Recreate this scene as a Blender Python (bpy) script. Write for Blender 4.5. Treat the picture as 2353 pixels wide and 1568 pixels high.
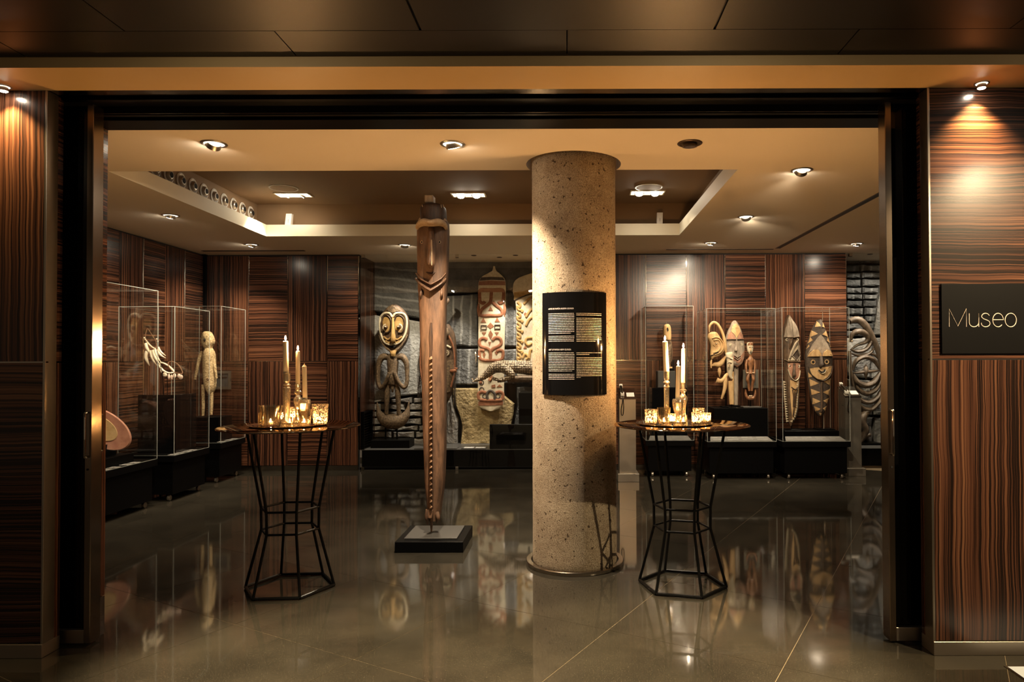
import bpy, bmesh, math, random
from mathutils import Vector, Matrix

for _o in list(bpy.data.objects):
    bpy.data.objects.remove(_o, do_unlink=True)
sc = bpy.context.scene
COL = sc.collection
RND = random.Random(11)

# ------------------------------------------------------------------ camera
FPX = 24.0 / 36.0 * 2353.0
PCX, PCY = 1305.0, 804.0
TILT, ROLL, CAMH = math.radians(0.89), math.radians(0.18), 1.55
FW = Vector((0, math.cos(TILT), math.sin(TILT)))
UP0 = Vector((0, -math.sin(TILT), math.cos(TILT)))
RT0 = Vector((1, 0, 0))
RT = RT0 * math.cos(ROLL) - UP0 * math.sin(ROLL)
UP = RT0 * math.sin(ROLL) + UP0 * math.cos(ROLL)
CAMO = Vector((0, 0, CAMH))
cam = bpy.data.cameras.new('camera')
cam.lens = 24.0
cam.sensor_width = 36.0
cam.sensor_fit = 'HORIZONTAL'
cam.shift_x = -(PCX - 1176.5) / 2353.0
cam.shift_y = (PCY - 784.0) / 2353.0
cam.clip_start = 0.05
camo = bpy.data.objects.new('camera', cam)
COL.objects.link(camo)
camo.matrix_world = Matrix(((RT.x, UP.x, -FW.x, CAMO.x), (RT.y, UP.y, -FW.y, CAMO.y),
                            (RT.z, UP.z, -FW.z, CAMO.z), (0, 0, 0, 1)))
sc.camera = camo

# ------------------------------------------------------------------ world, exposure
world = bpy.data.worlds.new('lobby_air')
sc.world = world
world.use_nodes = True
wbg = world.node_tree.nodes['Background']
wbg.inputs[0].default_value = (1.0, 0.72, 0.46, 1)
wbg.inputs[1].default_value = 0.03
vs = sc.view_settings
vs.view_transform = 'Standard'
vs.look = 'None'
vs.gamma = 1.0
vs.use_curve_mapping = False
vs.exposure = 1.5
sc.cycles.use_denoising = True
sc.cycles.sample_clamp_indirect = 6.0
sc.cycles.max_bounces = 10
sc.cycles.transparent_max_bounces = 24
sc.cycles.caustics_reflective = False
sc.cycles.caustics_refractive = False
WARM = (1.0, 0.80, 0.56)
NEUT = (1.0, 0.87, 0.70)

# ------------------------------------------------------------------ geometry helpers
def ray(px, py):
    return FW + RT * ((px - PCX) / FPX) + UP * ((PCY - py) / FPX)
def at(px, py, Y):
    r = ray(px, py)
    return CAMO + r * (Y / r.y)
def atz(px, py, Z):
    r = ray(px, py)
    return CAMO + r * ((Z - CAMH) / r.z)
def atx(px, py, X):
    r = ray(px, py)
    return CAMO + r * (X / r.x)

def box(bm, x0, x1, y0, y1, z0, z1):
    v = [bm.verts.new(p) for p in ((x0, y0, z0), (x1, y0, z0), (x1, y1, z0), (x0, y1, z0),
                                   (x0, y0, z1), (x1, y0, z1), (x1, y1, z1), (x0, y1, z1))]
    for f in ((0, 3, 2, 1), (4, 5, 6, 7), (0, 1, 5, 4), (1, 2, 6, 5), (2, 3, 7, 6), (3, 0, 4, 7)):
        bm.faces.new([v[i] for i in f])
    return v
def hexa(bm, a, b):
    """solid between two quads a (4 pts) and b (4 pts)"""
    va = [bm.verts.new(p) for p in a]; vb = [bm.verts.new(p) for p in b]
    bm.faces.new(va[::-1]); bm.faces.new(vb)
    for i in range(4):
        j = (i + 1) % 4
        bm.faces.new((va[i], va[j], vb[j], vb[i]))
def ring_loop(bm, c, u, w, ru, rw, n):
    return [bm.verts.new(c + u * (ru * math.cos(2 * math.pi * k / n)) + w * (rw * math.sin(2 * math.pi * k / n))) for k in range(n)]
def bridge(bm, a, b):
    n = len(a)
    for i in range(n):
        j = (i + 1) % n
        bm.faces.new((a[i], a[j], b[j], b[i]))
def cr(pts, k):
    """Catmull-Rom resample of tuples"""
    if k <= 1 or len(pts) < 3:
        return [tuple(p) for p in pts]
    out = []
    n = len(pts)
    for i in range(n - 1):
        p0, p1, p2, p3 = pts[max(i - 1, 0)], pts[i], pts[i + 1], pts[min(i + 2, n - 1)]
        for s in range(k):
            t = s / k
            out.append(tuple(0.5 * (2 * b + (c - a) * t + (2 * a - 5 * b + 4 * c - d) * t * t + (3 * b - a - 3 * c + d) * t ** 3)
                             for a, b, c, d in zip(p0, p1, p2, p3)))
    out.append(tuple(pts[-1]))
    return out
def tube(bm, pts, rad, n=8, k=1, planar=False, closed=False):
    """sweep; rad: float or list of float / (width, depth). planar: width in the X-Z plane, depth along Y"""
    m = len(pts)
    rl = rad if isinstance(rad, (list, tuple)) and not (isinstance(rad, tuple) and len(rad) == 2 and not isinstance(rad[0], (list, tuple)) and planar) else [rad] * m
    rl = [(r, r) if not isinstance(r, (tuple, list)) else tuple(r) for r in rl]
    full = [tuple(p) + r for p, r in zip(pts, rl)]
    full = cr(full, k)
    P = [Vector(f[:3]) for f in full]; Rr = [f[3:] for f in full]
    m = len(P)
    loops = []
    prev = None
    for i in range(m):
        if closed:
            t = P[(i + 1) % m] - P[i - 1]
        else:
            t = P[min(i + 1, m - 1)] - P[max(i - 1, 0)]
        if t.length < 1e-9:
            t = Vector((0, 0, 1))
        t.normalize()
        if planar:
            w = Vector((0, 1, 0)); u = t.cross(w)
            if u.length < 1e-6: u = Vector((1, 0, 0))
            u.normalize()
        else:
            if prev is None:
                a = Vector((0, 0, 1)) if abs(t.z) < 0.9 else Vector((1, 0, 0))
                u = t.cross(a).normalized()
            else:
                u = (prev - t * prev.dot(t))
                u = u.normalized() if u.length > 1e-6 else t.orthogonal().normalized()
            w = t.cross(u); prev = u
        loops.append(ring_loop(bm, P[i], u, w, max(Rr[i][0], 1e-4), max(Rr[i][1], 1e-4), n))
    for a, b in zip(loops, loops[1:]):
        bridge(bm, a, b)
    if closed:
        bridge(bm, loops[-1], loops[0])
    else:
        bm.faces.new(loops[0][::-1]); bm.faces.new(loops[-1])
def cyl(bm, a, b, r, n=12, r2=None):
    tube(bm, [a, b], [r, r if r2 is None else r2], n)
def lathe(bm, c, prof, n=20, axis='z'):
    """prof: list of (r, h); open profile revolved, ends capped when r > 0"""
    c = Vector(c)
    loops = []
    for r, h in prof:
        if axis == 'z':
            loops.append(ring_loop(bm, c + Vector((0, 0, h)), Vector((1, 0, 0)), Vector((0, 1, 0)), max(r, 1e-4), max(r, 1e-4), n))
        elif axis == 'y':
            loops.append(ring_loop(bm, c + Vector((0, h, 0)), Vector((1, 0, 0)), Vector((0, 0, 1)), max(r, 1e-4), max(r, 1e-4), n))
        else:
            loops.append(ring_loop(bm, c + Vector((h, 0, 0)), Vector((0, 1, 0)), Vector((0, 0, 1)), max(r, 1e-4), max(r, 1e-4), n))
    for a, b in zip(loops, loops[1:]):
        bridge(bm, a, b)
    bm.faces.new(loops[0][::-1]); bm.faces.new(loops[-1])
def torus(bm, c, R0, r, axis='z', n=24, m=8, flat=1.0, sx=1.0):
    c = Vector(c); L = []
    for i in range(n):
        a = 2 * math.pi * i / n
        if axis == 'z': d = Vector((math.cos(a) * sx, math.sin(a), 0)); w = Vector((0, 0, 1))
        elif axis == 'y': d = Vector((math.cos(a) * sx, 0, math.sin(a))); w = Vector((0, 1, 0))
        else: d = Vector((0, math.cos(a) * sx, math.sin(a))); w = Vector((1, 0, 0))
        L.append(ring_loop(bm, c + d * R0, d.normalized(), w, r, r * flat, m))
    for i in range(n):
        bridge(bm, L[i], L[(i + 1) % n])
def sphere(bm, c, rx, ry=None, rz=None, n=12, m=8):
    ry = rx if ry is None else ry; rz = rx if rz is None else rz
    c = Vector(c); L = []
    for j in range(1, m):
        p = math.pi * j / m
        L.append([bm.verts.new(c + Vector((rx * math.sin(p) * math.cos(2 * math.pi * i / n), ry * math.sin(p) * math.sin(2 * math.pi * i / n), -rz * math.cos(p)))) for i in range(n)])
    for a, b in zip(L, L[1:]):
        bridge(bm, a, b)
    s = bm.verts.new(c + Vector((0, 0, -rz))); t = bm.verts.new(c + Vector((0, 0, rz)))
    for i in range(n):
        j = (i + 1) % n
        bm.faces.new((s, L[0][j], L[0][i])); bm.faces.new((t, L[-1][i], L[-1][j]))
def prism(bm, poly, y0, y1):
    """poly in (x, z), extruded from y0 (front) to y1"""
    a = [bm.verts.new((x, y0, z)) for x, z in poly]; b = [bm.verts.new((x, y1, z)) for x, z in poly]
    f1 = bm.faces.new(a); f2 = bm.faces.new(b[::-1])
    n = len(poly)
    for i in range(n):
        j = (i + 1) % n
        bm.faces.new((a[j], a[i], b[i], b[j]))
    bmesh.ops.triangulate(bm, faces=[f1, f2])
def slab(bm, poly, z0, z1):
    a = [bm.verts.new((x, y, z0)) for x, y in poly]; b = [bm.verts.new((x, y, z1)) for x, y in poly]
    f1 = bm.faces.new(a[::-1]); f2 = bm.faces.new(b)
    n = len(poly)
    for i in range(n):
        j = (i + 1) % n
        bm.faces.new((a[i], a[j], b[j], b[i]))
    bmesh.ops.triangulate(bm, faces=[f1, f2])

class Relief:
    """carved slab seen from the front: rows of (z, xl, xr) (top to bottom), front bulge d, back thickness"""
    def __init__(self, rows, yc, d, back, power=0.5, edge=0.15):
        self.rows = sorted(rows, key=lambda r: -r[0]); self.yc = yc; self.d = d; self.back = back; self.power = power; self.edge = edge
        self.extra = None
    def lr(self, z):
        r = self.rows
        if z >= r[0][0]: return r[0][1], r[0][2]
        for a, b in zip(r, r[1:]):
            if z >= b[0]:
                t = (a[0] - z) / max(a[0] - b[0], 1e-9)
                return a[1] + (b[1] - a[1]) * t, a[2] + (b[2] - a[2]) * t
        return r[-1][1], r[-1][2]
    def y(self, x, z):
        l, r = self.lr(z)
        w = max((r - l) / 2, 1e-4)
        s = max(-1, min(1, (x - (l + r) / 2) / w))
        h = self.d * (self.edge + (1 - self.edge) * (max(0, 1 - s * s)) ** self.power)
        h *= min(1, 0.35 + w / max(self.d * 1.3, 1e-4))
        y = self.yc - h
        if self.extra: y -= self.extra(x, z)
        return y
    def build(self, bm, nz=40, nx=14, sub=3):
        rows = cr(self.rows, sub)
        rows = sorted(rows, key=lambda r: -r[0]); self.rows = rows
        zt, zb = rows[0][0], rows[-1][0]
        F, B = [], []
        for i in range(nz + 1):
            z = zt + (zb - zt) * i / nz
            l, r = self.lr(z)
            fr, br = [], []
            for j in range(nx + 1):
                s = -math.cos(math.pi * j / nx)
                x = (l + r) / 2 + s * (r - l) / 2
                fr.append(bm.verts.new((x, self.y(x, z), z)))
                br.append(bm.verts.new((x, self.yc + self.back * math.sqrt(max(0, 1 - 0.8 * s * s)), z)))
            F.append(fr); B.append(br)
        for i in range(nz):
            for j in range(nx):
                bm.faces.new((F[i][j], F[i + 1][j], F[i + 1][j + 1], F[i][j + 1]))
                bm.faces.new((B[i][j], B[i][j + 1], B[i + 1][j + 1], B[i + 1][j]))
            bm.faces.new((F[i][0], B[i][0], B[i + 1][0], F[i + 1][0]))
            bm.faces.new((F[i][nx], F[i + 1][nx], B[i + 1][nx], B[i][nx]))
        for j in range(nx):
            bm.faces.new((F[0][j], F[0][j + 1], B[0][j + 1], B[0][j]))
            bm.faces.new((F[nz][j], B[nz][j], B[nz][j + 1], F[nz][j + 1]))
    def piece(self, bm, poly, th=0.006, inset=0.01):
        """thin piece lying on the carved surface"""
        P = []
        n = len(poly)
        for i in range(n):
            a, b = poly[i], poly[(i + 1) % n]
            for t in (0, 0.34, 0.67):
                P.append((a[0] + (b[0] - a[0]) * t, a[1] + (b[1] - a[1]) * t))
        cx = sum(p[0] for p in P) / len(P); cz = sum(p[1] for p in P) / len(P)
        f = [bm.verts.new((x, self.y(x, z) - th, z)) for x, z in P]
        h = [bm.verts.new((cx + (x - cx) * .5, self.y(cx + (x - cx) * .5, cz + (z - cz) * .5) - th, cz + (z - cz) * .5)) for x, z in P]
        c = bm.verts.new((cx, self.y(cx, cz) - th, cz))
        b = [bm.verts.new((x, self.y(x, z) + inset, z)) for x, z in P]
        m = len(P)
        for i in range(m):
            j = (i + 1) % m
            bm.faces.new((f[i], f[j], h[j], h[i])); bm.faces.new((h[i], h[j], c)); bm.faces.new((f[j], f[i], b[i], b[j]))
    def band(self, bm, pts, w, th=0.006, k=4):
        """painted or carved band following a line on the surface"""
        pts = cr(pts, k)
        P = [(x, self.y(x, z) - th, z) for x, z in pts]
        tube(bm, P, [(w, th + 0.004)] * len(P), 8, planar=True)

# ------------------------------------------------------------------ object helpers
WL = {}
def _finish(me, smooth):
    if smooth:
        for p in me.polygons: p.use_smooth = True
def mk(name, bm, mat, parent=None, smooth=False, local=False, keep=False):
    """one mesh object; world-space mesh is moved to the parent's frame, or to its own base when it has none"""
    bmesh.ops.recalc_face_normals(bm, faces=bm.faces)
    me = bpy.data.meshes.new(name)
    off = Vector((0, 0, 0))
    if not local:
        if parent is not None:
            off = WL[parent.name]
        elif not keep:
            xs = [v.co.x for v in bm.verts]; ys = [v.co.y for v in bm.verts]; zs = [v.co.z for v in bm.verts]
            off = Vector(((min(xs) + max(xs)) / 2, (min(ys) + max(ys)) / 2, min(zs)))
        bmesh.ops.translate(bm, verts=bm.verts, vec=-off)
    bm.to_mesh(me); bm.free()
    _finish(me, smooth)
    if mat is not None:
        me.materials.append(mat)
    o = bpy.data.objects.new(name, me)
    COL.objects.link(o)
    if smooth:
        try:
            me.set_sharp_from_angle(angle=math.radians(42))
        except Exception:
            pass
    if parent is not None:
        o.parent = parent
        WL[o.name] = WL[parent.name] if not local else WL.get(parent.name, Vector())
    else:
        o.location = off; WL[o.name] = off
    return o
def tag(o, label, cat, group=None):
    o['label'] = label; o['category'] = cat
    if group: o['group'] = group
    return o
def thing(name, loc, label, cat, group=None, rz=0.0):
    o = bpy.data.objects.new(name, None)
    o.empty_display_size = 0.05
    COL.objects.link(o)
    o.location = Vector(loc); o.rotation_euler = (0, 0, rz)
    WL[o.name] = Vector(loc)
    return tag(o, label, cat, group)
def struct(o):
    o['kind'] = 'structure'
    return o
def shell(name, loc=(0, 0, 0)):
    o = bpy.data.objects.new(name, None); COL.objects.link(o); o.location = loc
    WL[o.name] = Vector(loc)
    return struct(o)
def part(name, build, mat, parent, smooth=False):
    bm = bmesh.new(); build(bm)
    return mk(name, bm, mat, parent, smooth)
def pbox(name, parent, mat, x0, x1, y0, y1, z0, z1, bev=0.0):
    bm = bmesh.new(); box(bm, x0, x1, y0, y1, z0, z1)
    if bev:
        bmesh.ops.bevel(bm, geom=list(bm.edges), offset=bev, segments=1, affect='EDGES', profile=0.5)
    return mk(name, bm, mat, parent)
def share(name, me, parent, loc, rot=(0, 0, 0), scale=None):
    o = bpy.data.objects.new(name, me); COL.objects.link(o); o.parent = parent
    o.location = loc; o.rotation_euler = rot
    if scale: o.scale = scale
    return o
def spot(name, loc, target, power, angle, parent=None, color=WARM, blend=0.6, radius=0.03):
    L = bpy.data.lights.new(name, 'SPOT')
    L.energy = power; L.color = color; L.spot_size = math.radians(angle); L.spot_blend = blend; L.shadow_soft_size = radius
    o = bpy.data.objects.new(name, L); COL.objects.link(o)
    loc = Vector(loc)
    d = Vector(target) - loc
    o.rotation_euler = d.to_track_quat('-Z', 'Y').to_euler()
    if parent is not None:
        o.parent = parent; o.location = loc - WL[parent.name]
    else:
        o.location = loc
    return o

# ------------------------------------------------------------------ materials
def nmat(name):
    m = bpy.data.materials.new(name); m.use_nodes = True
    nt = m.node_tree
    b = nt.nodes.get('Principled BSDF')
    return m, nt, b
def lk(nt, a, ao, b, bi):
    nt.links.new(a.outputs[ao], b.inputs[bi])
def pbr(name, col, rough=0.5, metal=0.0, col2=None, nscale=8.0, ndetail=6.0, lo=0.35, hi=0.65, bump=0.0, bscale=40.0, bdist=0.01,
        coat=0.0, stretch=None, rvar=0.0, spec=None, third=None):
    m, nt, b = nmat(name)
    b.inputs['Base Color'].default_value = (*col, 1)
    b.inputs['Roughness'].default_value = rough
    b.inputs['Metallic'].default_value = metal
    if coat: b.inputs['Coat Weight'].default_value = coat; b.inputs['Coat Roughness'].default_value = 0.08
    if spec is not None: b.inputs['Specular IOR Level'].default_value = spec
    if col2 is not None or bump or rvar:
        g = nt.nodes.new('ShaderNodeNewGeometry')
        mp = nt.nodes.new('ShaderNodeMapping')
        lk(nt, g, 'Position', mp, 'Vector')
        if stretch: mp.inputs['Scale'].default_value = stretch
    if col2 is not None or rvar:
        n = nt.nodes.new('ShaderNodeTexNoise'); n.inputs['Scale'].default_value = nscale; n.inputs['Detail'].default_value = ndetail
        n.inputs['Roughness'].default_value = 0.62
        lk(nt, mp, 0, n, 'Vector')
    if col2 is not None:
        r = nt.nodes.new('ShaderNodeValToRGB')
        r.color_ramp.elements[0].position = lo; r.color_ramp.elements[0].color = (*col, 1)
        r.color_ramp.elements[1].position = hi; r.color_ramp.elements[1].color = (*col2, 1)
        if third is not None:
            e = r.color_ramp.elements.new(third[0]); e.color = (*third[1], 1)
        lk(nt, n, 'Fac', r, 0); lk(nt, r, 0, b, 'Base Color')
    if rvar:
        mr = nt.nodes.new('ShaderNodeMapRange'); mr.inputs[3].default_value = max(rough - rvar, 0.02); mr.inputs[4].default_value = rough + rvar
        mr.inputs[1].default_value = 0.3; mr.inputs[2].default_value = 0.7
        lk(nt, n, 'Fac', mr, 0); lk(nt, mr, 0, b, 'Roughness')
    if bump:
        n2 = nt.nodes.new('ShaderNodeTexNoise'); n2.inputs['Scale'].default_value = bscale; n2.inputs['Detail'].default_value = 5
        lk(nt, mp, 0, n2, 'Vector')
        bp = nt.nodes.new('ShaderNodeBump'); bp.inputs['Strength'].default_value = bump; bp.inputs['Distance'].default_value = bdist
        lk(nt, n2, 'Fac', bp, 'Height'); lk(nt, bp, 0, b, 'Normal')
    return m
def emit(name, col, s):
    m, nt, b = nmat(name)
    b.inputs['Base Color'].default_value = (0, 0, 0, 1)
    b.inputs['Emission Color'].default_value = (*col, 1); b.inputs['Emission Strength'].default_value = s
    return m
def glassy(name, tint=(1, 1, 1), ior=1.45, extra=0.0, rough=0.0, refl=(1, 1, 1)):
    """thin clear sheet: mirror reflection by Fresnel, the rest passes through"""
    m, nt, b = nmat(name)
    nt.nodes.remove(b)
    out = nt.nodes['Material Output']
    t = nt.nodes.new('ShaderNodeBsdfTransparent'); t.inputs[0].default_value = (*tint, 1)
    g = nt.nodes.new('ShaderNodeBsdfGlossy'); g.inputs['Roughness'].default_value = rough; g.inputs[0].default_value = (*refl, 1)
    # Schlick reflectance, the same from both sides of the thin sheet
    f0 = ((ior - 1) / (ior + 1)) ** 2
    lw = nt.nodes.new('ShaderNodeLayerWeight'); lw.inputs[0].default_value = 0.5
    pw = nt.nodes.new('ShaderNodeMath'); pw.operation = 'POWER'; pw.inputs[1].default_value = 5.0; lk(nt, lw, 'Facing', pw, 0)
    f = nt.nodes.new('ShaderNodeMath'); f.operation = 'MULTIPLY_ADD'; f.use_clamp = True
    f.inputs[1].default_value = 1 - f0; f.inputs[2].default_value = f0 + extra; lk(nt, pw, 0, f, 0)
    mx = nt.nodes.new('ShaderNodeMixShader')
    lk(nt, f, 0, mx, 0)
    nt.links.new(t.outputs[0], mx.inputs[1]); nt.links.new(g.outputs[0], mx.inputs[2])
    lk(nt, mx, 0, out, 0)
    return m
def veneer(name, horizontal, seed=0.0, gain=1.0):
    """striped ebony veneer; u runs across the stripes"""
    m, nt, b = nmat(name)
    g = nt.nodes.new('ShaderNodeNewGeometry'); s = nt.nodes.new('ShaderNodeSeparateXYZ'); lk(nt, g, 'Position', s, 0)
    oi = nt.nodes.new('ShaderNodeObjectInfo')
    ad = nt.nodes.new('ShaderNodeMath'); ad.operation = 'ADD'; lk(nt, s, 0, ad, 0); lk(nt, s, 1, ad, 1)
    off = nt.nodes.new('ShaderNodeMath'); off.operation = 'MULTIPLY_ADD'; lk(nt, oi, 'Random', off, 0); off.inputs[1].default_value = 37.0; off.inputs[2].default_value = seed
    # wobble
    wn = nt.nodes.new('ShaderNodeTexNoise'); wn.inputs['Scale'].default_value = 1.0; wn.inputs['Detail'].default_value = 2.5
    wc = nt.nodes.new('ShaderNodeCombineXYZ')
    def mul(node, out, k):
        q = nt.nodes.new('ShaderNodeMath'); q.operation = 'MULTIPLY'; q.inputs[1].default_value = k
        lk(nt, node, out, q, 0); return q
    uu, vv = (s, 2) if horizontal else (ad, 0), (ad, 0) if horizontal else (s, 2)
    wu = mul(uu[0], uu[1], 2.2); wv = mul(vv[0], vv[1], 2.6)
    lk(nt, wu, 0, wc, 0); lk(nt, wv, 0, wc, 1); lk(nt, off, 0, wc, 2); lk(nt, wc, 0, wn, 'Vector')
    wm = nt.nodes.new('ShaderNodeMath'); wm.operation = 'MULTIPLY_ADD'; wm.inputs[1].default_value = 0.030
    lk(nt, wn, 'Fac', wm, 0); lk(nt, uu[0], uu[1], wm, 2)
    def stripes(ku, kv, det, rough):
        c = nt.nodes.new('ShaderNodeCombineXYZ')
        a = mul(wm, 0, ku); e = mul(vv[0], vv[1], kv)
        lk(nt, a, 0, c, 0); lk(nt, e, 0, c, 1); lk(nt, off, 0, c, 2)
        n = nt.nodes.new('ShaderNodeTexNoise'); n.inputs['Scale'].default_value = 1.0; n.inputs['Detail'].default_value = det; n.inputs['Roughness'].default_value = rough
        lk(nt, c, 0, n, 'Vector'); return n
    n1 = stripes(70, 0.20, 3.0, 0.6); n2 = stripes(210, 0.7, 2.0, 0.5); n3 = stripes(5, 0.3, 1.0, 0.5)
    r1 = nt.nodes.new('ShaderNodeValToRGB'); e = r1.color_ramp.elements
    dark = (0.013 * gain, 0.0065 * gain, 0.0045 * gain, 1); mid = (0.052 * gain, 0.0205 * gain, 0.0115 * gain, 1); tan = (0.165 * gain, 0.073 * gain, 0.037 * gain, 1)
    e[0].position = 0.36; e[0].color = dark; e[1].position = 0.70; e[1].color = tan
    q = e.new(0.44); q.color = dark
    q = e.new(0.485); q.color = mid
    q = e.new(0.56); q.color = tuple(c * 1.6 for c in mid[:3]) + (1,)
    mixn = nt.nodes.new('ShaderNodeMath'); mixn.operation = 'MULTIPLY_ADD'; mixn.inputs[1].default_value = 0.65
    sub = nt.nodes.new('ShaderNodeMath'); sub.operation = 'SUBTRACT'; sub.inputs[1].default_value = 0.5; lk(nt, n2, 'Fac', sub, 0)
    lk(nt, sub, 0, mixn, 0); lk(nt, n1, 'Fac', mixn, 2)
    m3 = nt.nodes.new('ShaderNodeMath'); m3.operation = 'MULTIPLY_ADD'; m3.inputs[1].default_value = 0.30
    s3 = nt.nodes.new('ShaderNodeMath'); s3.operation = 'SUBTRACT'; s3.inputs[1].default_value = 0.5; lk(nt, n3, 'Fac', s3, 0)
    lk(nt, s3, 0, m3, 0); lk(nt, mixn, 0, m3, 2)
    lk(nt, m3, 0, r1, 0); lk(nt, r1, 0, b, 'Base Color')
    b.inputs['Roughness'].default_value = 0.24
    b.inputs['Specular IOR Level'].default_value = 0.45
    return m

M = {}
M['vv'] = veneer('ebony_veneer_upright', False, 0.0)
M['vh'] = veneer('ebony_veneer_level', True, 5.0)
M['steel'] = pbr('brushed_steel', (0.46, 0.41, 0.35), 0.17, 1.0)
M['steel_trim'] = pbr('trim_steel', (0.50, 0.43, 0.35), 0.30, 1.0)
M['steel_stile'] = pbr('stile_steel', (0.26, 0.20, 0.15), 0.20, 1.0)
M['steel_satin'] = pbr('satin_base_steel', (0.40, 0.34, 0.28), 0.42, 1.0)
M['steel_dark'] = pbr('dark_steel', (0.16, 0.13, 0.10), 0.22, 1.0)
M['chrome'] = pbr('polished_chrome', (0.72, 0.68, 0.60), 0.07, 1.0)
M['black'] = pbr('black_satin', (0.0025, 0.0025, 0.0027), 0.35, spec=0.07)
M['black_gloss'] = pbr('black_gloss', (0.004, 0.004, 0.0045), 0.06, coat=0.3)
M['black_wire'] = pbr('black_lacquer', (0.003, 0.003, 0.003), 0.25, spec=0.2)
M['black_glass'] = pbr('dark_glass', (0.002, 0.002, 0.002), 0.03, spec=0.3)
M['slot'] = pbr('slot_black', (0.012, 0.011, 0.010), 0.6)
M['ceil'] = pbr('ceiling_paint', (0.84, 0.74, 0.59), 0.75, bump=0.02, bscale=60)
M['lip'] = pbr('coffer_lip_paint', (0.80, 0.74, 0.58), 0.6)
M['coffer'] = pbr('coffer_brown', (0.24, 0.155, 0.085), 0.8)  # one even brown, darker than the lip
M['soffit'] = pbr('bulkhead_paint', (0.74, 0.50, 0.22), 0.5, rvar=0.1, nscale=4)
M['foyer_panel'] = pbr('dark_metal_panel', (0.012, 0.0095, 0.008), 0.42, 0.0, spec=0.28)
M['foyer_gap'] = pbr('panel_gap', (0.004, 0.003, 0.003), 0.8)
M['grout'] = pbr('floor_grout', (0.20, 0.155, 0.095), 0.6)
M['white_plastic'] = pbr('white_plastic', (0.75, 0.72, 0.66), 0.4)
M['fixture'] = pbr('fixture_metal', (0.50, 0.45, 0.38), 0.3, 0.9)
M['fixture_dark'] = pbr('fixture_dark', (0.09, 0.06, 0.04), 0.4, 0.5)
M['lamp_glow'] = emit('lamp_glow', (1.0, 0.86, 0.66), 60.0)
M['lamp_reflector'] = emit('lamp_reflector', (1.0, 0.84, 0.62), 1.6)
M['lamp_off'] = pbr('lamp_glass_unlit', (0.05, 0.04, 0.035), 0.1)
M['case_glass'] = glassy('case_glass', (0.985, 0.99, 0.985), 1.42)
M['case_edge'] = pbr('glass_edge', (0.42, 0.45, 0.42), 0.25)
M['case_edge'].node_tree.nodes['Principled BSDF'].inputs['Alpha'].default_value = 0.75
M['vitrine_glass'] = glassy('vitrine_glass', (0.96, 0.97, 0.96), 1.45)
M['table_glass'] = glassy('bronze_table_glass', (0.30, 0.20, 0.13), 1.8, 0.22, 0.0, (0.75, 0.6, 0.45))
M['tray_glass'] = pbr('mirror_tray', (0.70, 0.60, 0.45), 0.05, 1.0)
M['wax'] = pbr('candle_wax', (0.60, 0.51, 0.36), 0.5)
_w = M['wax'].node_tree.nodes['Principled BSDF']
_w.inputs['Subsurface Weight'].default_value = 0.3; _w.inputs['Subsurface Radius'].default_value = (0.02, 0.012, 0.006); _w.inputs['Subsurface Scale'].default_value = 0.5
M['wick'] = pbr('wick', (0.02, 0.015, 0.01), 0.8)
M['flame'] = emit('candle_flame', (1.0, 0.52, 0.19), 3300.0)
M['tea_flame'] = emit('tealight_flame', (1.0, 0.54, 0.21), 1000.0)
M['tin'] = pbr('tealight_tin', (0.7, 0.66, 0.6), 0.25, 1.0)
M['clear'] = glassy('clear_tumbler_glass', (0.90, 0.86, 0.78), 1.55, 0.14, 0.10, (1.0, .95, .85))
def mercury(name):
    m, nt, b = nmat(name)
    out = nt.nodes['Material Output']
    b.inputs['Base Color'].default_value = (0.80, 0.68, 0.48, 1); b.inputs['Metallic'].default_value = 1.0; b.inputs['Roughness'].default_value = 0.16
    g = nt.nodes.new('ShaderNodeNewGeometry')
    n = nt.nodes.new('ShaderNodeTexNoise'); n.inputs['Scale'].default_value = 120; n.inputs['Detail'].default_value = 4
    lk(nt, g, 'Position', n, 'Vector')
    v = nt.nodes.new('ShaderNodeTexVoronoi'); v.inputs['Scale'].default_value = 70; lk(nt, g, 'Position', v, 'Vector')
    bp = nt.nodes.new('ShaderNodeBump'); bp.inputs['Strength'].default_value = 0.9; bp.inputs['Distance'].default_value = 0.004
    lk(nt, v, 'Distance', bp, 'Height'); lk(nt, bp, 0, b, 'Normal')
    r = nt.nodes.new('ShaderNodeValToRGB'); r.color_ramp.elements[0].position = 0.42; r.color_ramp.elements[1].position = 0.60
    lk(nt, n, 'Fac', r, 0)
    tl = nt.nodes.new('ShaderNodeBsdfTranslucent'); tl.inputs[0].default_value = (0.55, 0.48, 0.38, 1)
    tr = nt.nodes.new('ShaderNodeBsdfTransparent'); tr.inputs[0].default_value = (1, 0.95, 0.85, 1)
    m1 = nt.nodes.new('ShaderNodeMixShader'); m1.inputs[0].default_value = 0.45
    nt.links.new(tl.outputs[0], m1.inputs[1]); nt.links.new(tr.outputs[0], m1.inputs[2])
    m2 = nt.nodes.new('ShaderNodeMixShader'); lk(nt, r, 0, m2, 0)
    nt.links.new(m1.outputs[0], m2.inputs[1]); nt.links.new(b.outputs[0], m2.inputs[2])
    lk(nt, m2, 0, out, 0)
    return m
M['mercury'] = mercury('silvered_votive_glass')
M['crystal'] = pbr('cut_crystal', (0.86, 0.74, 0.55), 0.10, 0.85, bump=0.5, bscale=90, bdist=0.004)
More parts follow.
